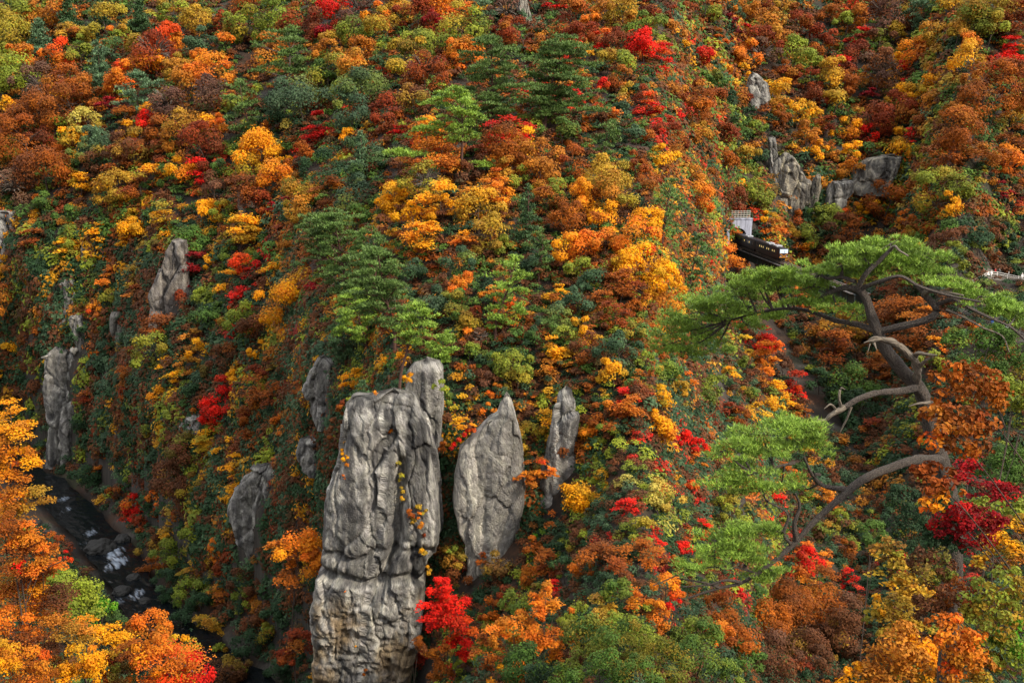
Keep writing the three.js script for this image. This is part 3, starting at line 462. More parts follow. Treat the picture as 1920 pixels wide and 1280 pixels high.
// ---------------------------------------------------------------- upper slope
plant(0, 0, 'bL 100 90 95, bo 225 120 70, by 585 140 100, bL 690 215 60, bO 930 215 85 +880 260 60 +1000 250 60, by 1120 120 85, bL 1000 85 80, br 1250 125 48, bL 1400 150 85, bL 1540 70 110, bU 1385 30 80, br 1650 125 75, br 1770 140 80, bC 1840 200 60, bR 1870 50 80, by 60 210 110, bL 30 150 60, bo 440 200 45, by 385 195 60, bO 635 230 58, bE 645 280 65, by 770 265 65, bO 1265 250 58, bE 1150 235 75, bO 120 325 75, bO 340 325 82, bL 440 285 70, bU 290 400 80, tP 225 490 100, br 400 470 105, bU 390 600 125, bU 220 640 120, tr 865 310 115, bO 830 365 90 +900 350 60, bO 690 440 85 +620 470 50, by 1010 390 72, bO 1180 410 105 +1090 440 60, bO 1125 335 55, bo 1050 495 85, bL 90 430 125, mC 605 590 55, tP 950 600 105, tP 1175 530 95');
plant(0, 0, 'bo 1510 290 90, bo 1850 310 75, bL 1850 400 95, bG 1800 430 75, by 1860 240 60, bY 30 610 52, bY 315 520 50, bT 500 690 78, bY 420 790 68, bE 540 800 80, bY 730 735 55, bR 810 700 62 +860 680 40, bY 830 625 38, bo 1040 740 110, bY 1150 700 55, bU 900 720 75, bW 750 820 100, mr 940 820 55, mr 1120 850 110, mR 1130 950 72, mR 1245 905 35, mR 1800 720 68 +1790 800 95 +1830 850 60, mU 1510 730 48, sT 1620 730 55, bY 1470 865 115 +1420 930 70 +1550 880 60, mO 1550 975 90, mU 1430 1060 105, mr 1440 1140 75, mC 1550 1170 38, bo 1700 1080 95, bo 1690 1180 80, mU 1860 1120 90, mY 865 970 65, mY 1010 960 75, bG 945 990 60, my 650 1050 90 +600 1100 60, mY 460 1030 70, mY 390 980 38, bU 240 960 125, bU 140 800 130, br 240 800 75');
plant(0, 0, 'mU 790 1080 75, bG 240 1140 58, sr 300 1165 40, bG 400 1220 60, sY 200 1210 35, mY 750 1230 60, mY 920 1220 85, mY 1170 1190 75, mL 1255 1190 55, mY 1310 1275 60, mU 650 920 90, bW 1200 1060 75, tP 80 1060 95, mY 40 1045 42, bU 100 730 95, bL 60 850 75, bL 330 750 75, bD 1850 960 105, mU 1690 880 65, bU 560 560 55, bG 1240 950 55, bO 1250 715 60, bE 1680 560 130, bD 1600 620 90, bE 500 860 70, bL 20 330 70, bL 1300 160 60, bo 330 60 90, bU 30 760 60, bW 560 900 70, bL 1320 600 60, bU 800 850 60, bU 700 660 60');
plant(640, 0, 'tP 100 60 110, bO 190 100 65, by 250 140 75, by 330 55 70, bL 75 180 85, br 430 95 85, bC 545 165 62 +520 110 45, bO 570 55 95, bL 680 175 110, bD 780 205 55, sY 770 65 38, tP 925 70 70, br 935 165 62, br 1010 200 80, mR 1210 20 58, bE 1300 35 60, br 1285 140 105, br 1340 200 70, mR 1320 275 38, bO 1400 110 48, bo 1470 60 80, by 1580 60 75, bL 1720 155 82, mR 1480 260 68, br 1560 260 85, mR 1690 270 85 +1700 350 65, mR 1800 330 75, bo 1640 150 60, br 1770 80 75, br 1880 90 48, bo 1880 185 55, by 1385 310 50, by 1500 350 65, bL 1590 370 65, bo 70 370 80, by 350 330 105, bL 430 260 95, bO 110 290 75, bO 690 290 85 +640 320 60 +740 270 45, sR 215 435 55, tr 470 410 115 +420 470 80, bE 120 520 130, bE 60 640 95');
plant(640, 0, 'br 255 620 90, mr 300 700 70, mR 310 740 48, bW 400 570 85, bO 480 780 105, mO 560 890 125, mR 930 740 100, mU 900 830 115, mO 900 905 65, mr 800 850 60, bY 1060 820 72, bo 1130 890 105, bo 1120 980 90, bG 1240 770 80, bU 1310 780 60, mO 1450 645 75, mR 1330 560 48, mr 1560 450 65, mR 1480 480 38, bO 1540 480 28, by 1620 505 38, bE 1590 640 60, bE 1690 480 55, mR 1730 590 60 +1790 660 62, mR 1890 660 40, mr 1710 545 55, mR 1780 730 50, br 1810 800 95, bo 1850 520 60, br 1880 545 45, bY 1810 910 68, bY 1900 770 28, bE 1650 770 55, bU 1280 930 80, by 1470 1010 120, bo 1540 1100 105, mr 1540 945 38, bY 290 1110 75 +320 1190 75 +250 1140 45, ty 470 1030 95, mY 560 1130 95 +640 1120 60, bY 400 1230 75, mO 800 1080 75 +890 1110 75, mO 870 1040 65, by 770 1190 105');
plant(640, 0, 'bY 1340 1120 82 +1375 1180 70, bU 1310 1240 90, mU 1160 1130 75, bY 1500 1220 75, bY 1700 1240 80, bo 1150 1050 55, bE 120 900 105, bE 100 1010 85, bE 90 1120 95, bG 90 1220 80, bU 40 1110 50, bY 30 760 45, br 1740 1060 55, bU 1450 1120 60, bL 1220 1060 62, bU 640 830 55, bW 700 970 60, bo 960 960 65, mU 1650 930 60, bL 1000 1010 60, bW 1480 700 50');
plant(1280, 0, 'bU 40 40 60, bL 130 30 75, bE 290 60 48, bo 250 20 48, mC 285 145 62, mr 160 130 48, bo 490 170 95, bo 350 60 75, by 560 40 58, br 470 60 55, br 640 130 75, bL 640 320 100, by 690 350 38, bY 20 275 42, mR 95 310 55, mO 200 230 55, mO 360 325 72, mO 300 320 55, bY 240 395 38, bY 330 400 38, br 440 240 90, tP 440 320 75, bU 830 90 60, bU 980 70 95, bL 930 150 65, tP 1130 90 105, mR 950 20 32, by 1220 40 48, bD 1200 110 45, by 1510 30 58, bL 1690 50 120, bL 1745 170 85, bL 1640 115 90, by 1440 190 75, by 1560 185 65, by 1605 320 85, br 850 230 58, mR 1000 235 68, mr 990 300 70, bU 750 290 40, mR 880 360 55, mr 925 400 52, br 720 450 55, by 840 440 85, by 870 570 70, bY 560 530 68, bo 560 600 55, bY 650 650 65, bY 745 650 48, by 970 670 55, bU 540 655 52, bo 690 760 65');
plant(1280, 0, 'bY 1205 360 48, bO 1320 295 75, mR 1260 410 48, bY 1390 490 62 +1330 510 40, bY 1240 540 72, bY 1265 605 65, bo 1400 590 65, tP 1100 420 100, br 1190 620 100, br 1070 680 90, bU 920 480 65, bo 1050 440 55, mC 1050 540 48, br 740 560 65, mR 1050 755 48, sC 950 775 32, bY 920 730 62, bY 970 870 58, mr 820 700 62, bY 760 840 45, bY 740 875 38, bo 830 870 38, bo 940 960 62, bY 1220 845 70, bY 1215 790 52, bG 1060 860 55, mR 1290 780 42, by 1350 835 46, mr 315 550 58, bG 180 460 65, bD 230 610 72, bG 340 740 46, bL 420 720 46, br 120 560 90, bU 60 650 92, bo 100 780 80, br 230 760 75, mR 240 850 28, mR 155 880 30, by 360 890 62, sY 330 1050 40, bU 220 900 72, bo 80 1010 72, bO 90 1110 80, bL 420 1090 72, br 240 1120 90');
plant(1280, 0, 'br 300 1160 60, mR 425 1195 26, bD 440 900 52, mU 1700 540 135 +1840 460 120, mr 1860 100 125, mr 1840 200 85, mR 1830 310 68 +1860 280 40, bE 1890 365 52, bo 1650 455 55, mU 1560 760 120 +1450 850 90 +1680 860 100, by 1850 650 82, bE 1700 690 45, mU 1870 800 80, mO 1850 900 80, mC 1800 1070 46, mr 1790 940 38, mL 1450 1080 110, mL 1560 1050 85, bY 1500 1150 55, mU 1170 1130 95, bT 1370 990 52, bO 1270 1230 46, bU 1360 1215 52, bY 1050 1160 45, bO 960 1210 52, bo 890 1180 38, bG 740 1200 55, bL 810 1230 70, bU 640 1250 48, bY 470 1240 46, bo 1520 620 45, bT 1490 470 42, by 1690 960 28, bW 1110 240 70, br 1280 130 55, by 1180 190 52, bU 590 420 55, bW 620 220 60, br 760 180 50, bU 1290 700 55, bW 1350 700 50, bL 950 880 38, br 560 420 40, bo 1620 240 50');
// ---------------------------------------------------------------- the wall above the stream
plant(0, 427, 'mY 40 110 65, mU 200 60 58, mY 370 120 60, bo 420 150 38, bL 390 50 65, sL 520 240 52, mY 730 40 80 +800 30 50 +690 90 40, mY 560 30 55, bG 1080 80 78, mY 1350 30 90 +1430 50 50, mC 1075 215 66, mC 1035 325 32, mY 1170 190 46, mR 1365 220 68 +1400 260 40, mR 1340 380 50 +1320 430 30, mY 1270 300 62, mY 1540 235 62, bo 1620 130 55, bY 1610 455 125 +1690 590 85 +1750 470 40 +1540 500 50, mU 100 320 90, mo 90 410 85, sY 290 330 36, sr 335 300 28, mO 620 290 62, my 770 290 60, mr 770 380 52, mU 520 370 45, bL 620 395 55, mO 560 450 45, mr 700 490 36, sG 540 300 38, mO 240 490 72, mU 250 560 52, mY 40 520 55, mY 40 700 65, sr 1025 400 52 +1050 420 30, mU 910 550 70 +960 580 40, bL 1150 390 58, bL 1370 510 85, bG 1180 520 80, sU 1260 535 38, bW 1450 600 95, mY 1115 690 52, mL 870 690 95, mU 740 740 72, mr 690 820 46, mo 1090 610 46');
plant(0, 427, 'mY 930 770 36, mY 985 840 46, mo 1060 780 52, mr 510 945 46, mY 650 990 42, mY 905 950 58, mU 720 880 62, mr 735 940 55, mR 1270 910 70 +1260 1010 90 +1230 1090 60 +1310 1050 50, mr 1370 1120 82, mU 1460 950 95 +1430 1040 70, mU 1560 930 85 +1620 980 70, mr 1460 830 58, bY 1315 850 46, my 1550 790 38, mY 1460 690 46, mo 1540 710 52, sr 1640 810 28, sY 1680 740 34, mO 1580 1095 48, mo 1605 1150 46, sG 1710 1190 28, mU 1660 1080 42, mY 1160 1200 62, mY 1290 1240 55, bW 1040 1240 85, bL 830 1080 75, bL 1000 1050 46, sr 570 1140 24, sL 585 1175 24, bD 480 1080 75, sY 910 1100 28, bD 230 680 52, sL 110 830 38, bW 880 130 52, bL 1300 140 55, bW 1290 720 75, mC 1755 350 38, bD 450 610 45, bD 700 640 42, bD 620 580 42, bG 1240 470 45, bD 1250 430 50, bW 1180 800 50, bD 1080 950 60, bL 1490 880 40, bD 60 620 60, bW 160 740 50, mU 1700 900 50, bD 760 1160 60, bW 540 780 45, bU 1130 1000 45');
plant(0, 853, 'mr 780 35 40, mU 670 210 46, mR 740 300 62 +720 340 45, mr 780 385 45, mO 880 245 46, mr 870 345 32, mU 560 100 45, bW 780 125 65, bD 480 130 70, bW 1000 130 125, my 1090 200 68, mY 1330 40 66 +1340 110 45, mY 1330 215 50, mo 1330 265 36, mY 1715 130 52 +1740 180 34, mY 1750 290 32, sr 1530 170 34, sr 1620 130 18, tU 1030 345 48, my 960 430 46, bL 1100 430 62, sr 1190 370 24, sr 1330 330 28, mU 850 620 58, mO 1240 520 50 +1230 580 35, mr 1280 620 62, my 1195 640 52, my 1085 645 50, bL 1060 760 72, bW 1400 700 82, bW 860 520 62, bL 960 570 82, bD 1110 530 70, my 1150 940 55 +1210 1000 58, bL 1230 1110 38, mr 1240 830 46, mo 1230 780 55, bL 1380 800 62, bW 1260 1220 90, bL 1500 1010 55, tW 1330 1200 60, bW 1680 790 52, mo 1450 840 52, bD 1120 840 70, bD 950 700 60, bW 1480 900 60, bD 1400 1080 80, bD 1550 900 60, bD 1020 950 60, bW 1420 960 55, bD 1580 1230 70, bD 900 800 60');
addTree('m', 'O', [[557, 1037, 38], [528, 1040, 24], [590, 1055, 26], [545, 1072, 22], [600, 1068, 16]], { D: 108, cols: ['O', 'U', 'O', 'U', 'Y'] });
addTree('m', 'r', [[553, 1215, 28], [575, 1195, 15], [540, 1230, 16]], { D: 108 });
// ---------------------------------------------------------------- the spur
plant(640, 427, 'mY 460 60 90 +520 20 60, mO 690 70 58, by 840 50 95, bL 905 100 58, sr 250 15 26, mO 1370 100 85 +1400 60 50, bY 1290 120 78, bL 1350 220 62, mO 1490 60 70, bO 1660 60 105, bY 1680 215 105 +1600 210 70 +1790 290 90 +1840 330 60, mU 1530 270 82, mU 1590 345 100, mO 1810 430 75 +1760 470 40, mU 1470 440 72, mU 1545 490 75, bY 1900 370 50, mO 690 345 70 +640 330 40, mo 850 360 46, mO 915 400 52, mO 930 505 46, sr 540 232 26, sr 590 150 20, mY 1225 370 52, mY 1360 560 56, mY 1190 690 62 +1220 730 34, sY 1235 770 20, bE 1100 205 72, bE 560 420 80, bG 640 470 90, bE 1200 510 72, bE 1330 430 82, bE 1420 300 72, bE 660 200 72, bE 400 240 70, mO 715 620 55, mr 760 480 38, by 700 560 75, mr 270 520 52, mY 65 560 44, mY 105 860 75 +170 840 50, mY 240 800 42');
plant(640, 427, 'bE 1560 700 100, bW 1400 690 82, bL 960 770 82, bL 1000 850 72, tW 780 620 52, mY 1530 840 70 +1480 780 40, mU 1380 900 46, mo 1670 840 46, mU 730 800 30, bW 790 850 55, mo 1180 770 55, mO 870 920 36 +830 955 34, mO 1030 970 36, sY 1265 915 26, mY 680 1000 52, mO 820 1050 46 +860 1080 30, mY 770 1030 26, my 1060 1180 75, mY 1160 1110 62, by 1140 1190 52, mR 1590 960 52, mU 1640 1000 72, mU 1570 1080 80, mU 1480 1060 62, mr 1720 960 46, bY 1790 1120 72 +1760 1070 46 +1820 1170 40, sR 1710 1185 36, sR 1880 1210 34, mY 1800 960 60, my 1885 900 52, mO 1390 1190 62, mU 1280 1240 72, bG 1850 820 70, mU 1330 780 52, bL 1720 760 60, bW 1450 520 50, bL 1260 620 60, bL 1500 1160 55, bD 1400 380 50, bL 720 700 50, bW 560 320 50, bD 1080 620 50, bG 1640 600 60, bU 1880 700 50');
// on and beside the pillars
const onRock = (text, D, opt = {}) => plant(640, 427, text, { D, hang: true, ...opt });
onRock('sO 140 1085 26, sO 275 1150 22, sR 195 1190 22, sO 190 932 15', 104.5); onRock('sR 345 985 26 +400 995 20', 107.5); onRock('sY 30 1225 40 +60 1180 22 +10 1270 24', 105); onRock('mY 380 720 42 +350 650 34 +330 720 26, sY 385 850 34', 110); onRock('sR 700 1190 40 +740 1150 30 +640 1240 30', 106.5); onRock('mY 690 1110 44 +650 1095 26', 106);
onRock('sL 60 985 34 +110 990 28, sU 10 1000 36 +-20 1040 30, sy 230 985 20, sW -40 1100 40 +-70 1160 30', 106.5); onRock('sL 560 900 40 +600 960 40, sW 590 1080 50, sU 560 1240 40', 109);
const onRock2 = (text, D) => plant(640, 853, text, { D, hang: true });
onRock2('sY 30 40 34 +70 70 20, sO 20 130 22 +30 60 16, sO 55 270 22 +70 240 14', 104); onRock2('sU 380 330 28, sO 440 340 18 +455 400 24, sr 470 460 18', 103.4); onRock2('sy 315 60 24 +330 130 24 +340 200 22 +335 250 18', 104.2); onRock2('sy 430 300 26 +470 330 22 +400 370 22', 103.8); onRock2('sy 450 560 34 +490 650 30', 103.2); onRock2('sY 90 1066 13', 102.4); onRock2('sO 14 772 15', 102.6); onRock2('sU 140 1225 20', 101.8);
onRock2('mO 1190 118 30 +1140 95 44 +1080 130 50 +1030 120 40', 105); onRock2('mU 1090 25 40', 106);
plant(640, 853, 'bY 1340 245 88 +1420 330 88 +1270 215 48 +1395 420 55 +1460 380 50, mR 1610 280 48 +1620 330 36, bT 1800 230 82 +1850 270 50, bL 1700 420 72, mU 1470 560 90, mU 1690 550 95, mR 1760 520 50, mR 1905 520 42, mU 1540 650 72, sV 1090 480 42 +1110 520 26, mU 1060 515 55, mU 1150 600 82, bL 640 585 72 +590 560 40, bW 670 670 70, tW 880 640 75, mU 810 590 46, mR 1200 730 46, mU 1050 680 55, mr 920 770 46, bL 990 840 72, bL 690 1210 52, bU 1350 640 60, bD 1250 640 60, bW 1100 760 40, bL 1330 870 50, bU 840 860 55, bD 1000 940 50, bD 1480 720 60, bU 1860 640 55, bW 1330 480 50, bD 1250 480 50');
plant(640, 853, 'mR 560 745 58 +530 830 66 +640 900 92 +560 960 90 +690 990 66 +650 1080 66 +690 1140 48', { D: 91, fill: 2.8 });
plant(640, 853, 'mU 430 1080 46, mU 560 1130 55, mU 560 1220 60', { D: 90 });
// ---------------------------------------------------------------- lower middle, nearer
plant(640, 853, 'mO 1150 770 46 +1140 850 72 +1200 880 60 +1080 800 30, mO 970 1000 90 +890 1000 60 +1060 980 50, mO 1130 1030 76 +1160 1120 56, mO 1275 1080 76, mU 820 1080 66 +850 1170 50, mO 1020 1230 72 +900 1250 55, my 1440 850 66 +1510 900 58, mG 1570 780 80, mO 1650 810 52, mO 1780 900 76, mO 1810 1030 44 +1730 960 48, mO 1820 735 58 +1880 760 44, mR 1870 840 36', { D: 74 });
plant(640, 853, 'bG 960 1100 105, bG 1020 1180 110, bL 1300 960 72, bG 1400 1000 125, bG 1560 1090 130, bL 1620 1000 105, bG 1800 1150 130, bG 1450 1220 110, bG 1240 1250 70, bL 1750 1060 70, bG 1680 1230 80, bW 800 1000 60, bL 1550 940 60, bD 1120 1230 70');
plant(1280, 853, 'mO 70 20 52, mR 50 190 46, bL 230 300 70 +300 250 52, mR 510 260 52, mO 800 230 52, bL 880 350 46, bL 820 420 52, mR 100 420 48, mR 20 530 46, mO 700 530 52, mR 720 610 75, mO 800 590 52, mR 930 700 44, mO 650 680 62, mU 770 740 90, mU 920 540 55, sR 320 785 42 +310 840 26, sO 270 880 24, sL 210 810 36, bG 420 800 46, bL 520 350 60, bU 300 540 60, mO 560 90 50, bG 160 420 50');
plant(1280, 853, 'bU 220 880 95, bU 600 850 135, bU 780 850 105, bW 880 950 130, bU 480 950 115, bU 300 1030 105, bW 500 1150 130, mO 200 1000 72, bG 80 1000 105, bG 110 1150 110, bW 700 1070 110, bW 830 1040 80, bG 330 1130 80, mr 650 1170 48, bD 560 1190 50, bG 250 1230 80, bW 780 1200 90');
// ---------------------------------------------------------------- behind the old pine
plant(1280, 427, 'mO 60 270 46, mO 230 190 90, mU 290 250 78, mO 235 120 46, mr 350 230 36, mO 500 50 70, mO 610 90 46, by 600 30 52, bL 700 60 70, mO 720 130 46, bW 900 40 90, bo 1300 40 55, bW 1750 40 55, mL 1530 160 60, bW 1500 100 85, mU 1230 440 150, mr 1170 360 55, mU 1360 520 90, mo 860 560 100, mU 850 670 95, mr 870 700 52, mo 740 620 65, mU 1310 640 105, mO 1430 660 46, mU 1080 780 95, mU 1150 840 55, mU 1650 600 58, mR 450 630 72 +480 690 70, mO 480 740 80 +450 790 60, mR 650 870 62 +660 950 62, mr 440 880 52, mY 335 660 62, mY 255 815 48, mY 540 930 62 +560 990 52, mY 485 1000 52, mY 410 1030 55, bL 150 920 82, mO 30 860 55, sr 80 880 30, mr 275 1030 55, mr 165 1080 38, mU 315 1060 50, bL 290 730 55, mU 650 1040 55, mR 30 1200 58 +90 1240 46, bD 870 900 72, bG 960 880 110, mr 1035 1110 55, bD 1000 1010 90, mo 900 1210 38, bW 560 790 60, bD 760 860 60, bL 1400 760 60, bD 1800 40 62, bD 1660 70 66, bW 1720 150 46, bD 1860 120 40, bW 1560 420 55, bG 400 950 55');
// ---------------------------------------------------------------- near trees
const near = (ox, oy, kind, col, text, D, opt = {}) => { const blobs = text.split('+').map((b) => { const [x, y, r] = b.trim().split(/\s+/).map(Number); return [ox + x / 3, oy + y / 3, r / 3]; }); return addTree(kind, col, blobs, { D, fill: 2.4, px: D > 40 ? 5.2 : undefined, ...opt }); };
const nl = (k, c, s, D, o) => near(0, 853, k, c, s, D, o), nr = (k, c, s, D, o) => near(1280, 853, k, c, s, D, o), nm = (k, c, s, D, o) => near(1280, 427, k, c, s, D, o);
nl('m', 'Y', '60 -170 105 +30 -60 110 +130 40 80 +40 120 110 +200 250 90 +90 250 110 +20 320 90', 48, { cols: ['Y', 'o', 'Y', 'O', 'y', 'o', 'Y'], fill: 2.1 });
nl('m', 'U', '60 540 130 +240 580 90 +150 470 90 +30 420 80 +280 490 50', 46, { cols: ['U', 'O', 'O', 'U', 'U'] });
nl('m', 'R', '110 640 42 +200 630 42 +370 580 28', 45.6);
nl('m', 'O', '180 740 125 +60 850 140 +300 840 110 +40 740 100 +240 660 70', 47, { cols: ['U', 'O', 'W', 'o', 'U'], fill: 2.1 });
nl('b', 'L', '400 740 110 +500 820 105 +330 700 70 +580 900 70 +640 940 55 +440 860 90', 62, { cols: ['L', 'L', 'L', 'V', 'G', 'L'] });
nl('b', 'O', '840 960 90 +930 1030 70 +1040 1080 66 +770 1010 75 +1070 1140 36', 50, { cols: ['O', 'o', 'Y', 'o', 'Y'] });
nl('m', 'Y', '630 1050 85 +560 1000 66 +650 1120 56 +480 960 50', 48, { cols: ['Y', 'Y', 'Y', 'O'] });
nl('m', 'O', '960 1190 140 +850 1140 90 +1070 1230 95 +750 1100 70 +980 1300 120 +880 1060 50', 46, { cols: ['O', 'O', 'R', 'U', 'O', 'O'] });
nl('m', 'Y', '460 1190 100 +520 1140 66 +350 1250 85 +545 1220 44', 44);
nl('m', 'O', '330 1000 105 +150 1090 135 +430 1010 66 +50 1000 110 +260 1140 100', 45, { cols: ['o', 'U', 'y', 'O', 'W'], fill: 2.1 });
nl('b', 'O', '70 1230 130 +200 1270 90 +-10 1150 90', 42, { cols: ['O', 'U', 'Y'] });
nl('b', 'r', '570 1190 75 +680 1230 80 +640 1260 60', 47, { cols: ['r', 'W', 'U'] });
// right bank, close by
nm('b', 'U', '1600 920 120 +1700 980 100 +1480 830 60 +1560 850 80 +1740 940 60', 20, { px: 10, fill: 2.1 });
nm('b', 'U', '1480 1120 110 +1600 1160 110 +1400 1090 70 +1560 1240 90 +1700 1120 90 +1420 1200 60', 19, { px: 11, fill: 2.0, cols: ['U', 'U', 'U', 'O', 'U', 'O'] });
nm('b', 'G', '1650 700 120 +1800 720 120 +1880 840 90 +1560 640 70 +1740 620 80', 62, { fill: 2.2 });
nm('b', 'L', '1870 960 100 +1780 900 80 +1930 1040 80', 40, { fill: 2.2 });
nr('b', 'U', '1420 140 90 +1350 110 60 +1500 180 60 +1440 260 55 +1370 280 40', 19, { px: 12, fill: 2.0, cols: ['U', 'U', 'U', 'O', 'O'] });
nr('m', 'C', '1600 110 80 +1700 200 95 +1640 40 50 +1830 230 70 +1780 190 50', 30, { fill: 2.0 });
nr('m', 'C', '1560 370 105 +1650 440 90 +1740 390 66 +1520 330 50 +1600 520 40 +1690 330 60 +1480 420 60', 20.5, { fill: 2.1, cols: ['C', 'C', 'C', 'R', 'C', 'C'] });
nr('b', 'G', '1790 80 110 +1880 40 90 +1860 160 70', 42);
nr('b', 'D', '1290 420 110 +1240 240 75 +1380 480 90 +1400 340 80 +1180 330 60', 52);
nr('b', 'D', '1470 300 70 +1500 400 70 +1440 500 80 +1520 540 70 +1470 210 40', 20.8, { px: 9, fill: 2.2 });
nr('b', 'G', '1060 440 66 +1100 500 50', 70);
nr('m', 'y', '1150 550 80 +1090 560 40 +1190 650 75 +1230 600 50', 30, { px: 8.5, fill: 2.2 });
nr('m', 'y', '1290 770 105 +1210 750 70 +1360 740 70 +1270 700 50', 29, { px: 8.5, fill: 2.2 });
nr('m', 'y', '1090 850 50 +1180 900 90 +1100 940 60 +1260 960 80 +1290 1030 70 +1240 860 70', 28, { px: 8.5, fill: 2.2 });
nr('m', 'Y', '1210 1080 120 +1340 1190 130 +1090 1210 120 +960 1270 80 +1180 1250 120 +1300 1080 60 +1410 1240 80', 25, { px: 9, fill: 2.5, cols: ['o', 'Y', 'o', 'Y', 'o', 'Y', 'o'] });
nr('b', 'O', '1500 1000 90 +1570 1110 110 +1440 960 60 +1620 1220 100 +1680 1270 70 +1640 1040 60 +1450 1180 75 +1490 1260 70', 17.5, { px: 9.5, fill: 1.9, cols: ['O', 'O', 'U', 'o', 'y', 'O', 'o', 'O'] });
nr('b', 'L', '1780 740 100 +1700 860 110 +1820 880 120 +1760 1020 120 +1880 1040 100 +1840 1170 120 +1740 1180 80 +1900 770 80', 18, { px: 9, fill: 1.7, cols: ['L', 'L', 'y', 'L', 'V', 'L', 'y', 'y'] });
nr('m', 'Y', '1830 500 95 +1760 580 75 +1890 430 70 +1890 600 70 +1660 600 40', 26, { px: 8.5, cols: ['Y', 'y', 'y', 'o', 'o'] });
nr('b', 'W', '1400 620 100 +1330 600 60 +1470 690 80', 19.5, { fill: 1.9 });
nr('b', 'W', '1480 850 110 +1560 790 80 +1400 890 80', 18.5, { fill: 1.9, cols: ['W', 'U', 'W'] });
nr('b', 'L', '1690 310 70 +1840 340 80 +1900 300 60 +1780 300 50', 27, { px: 8.5, fill: 1.6 });

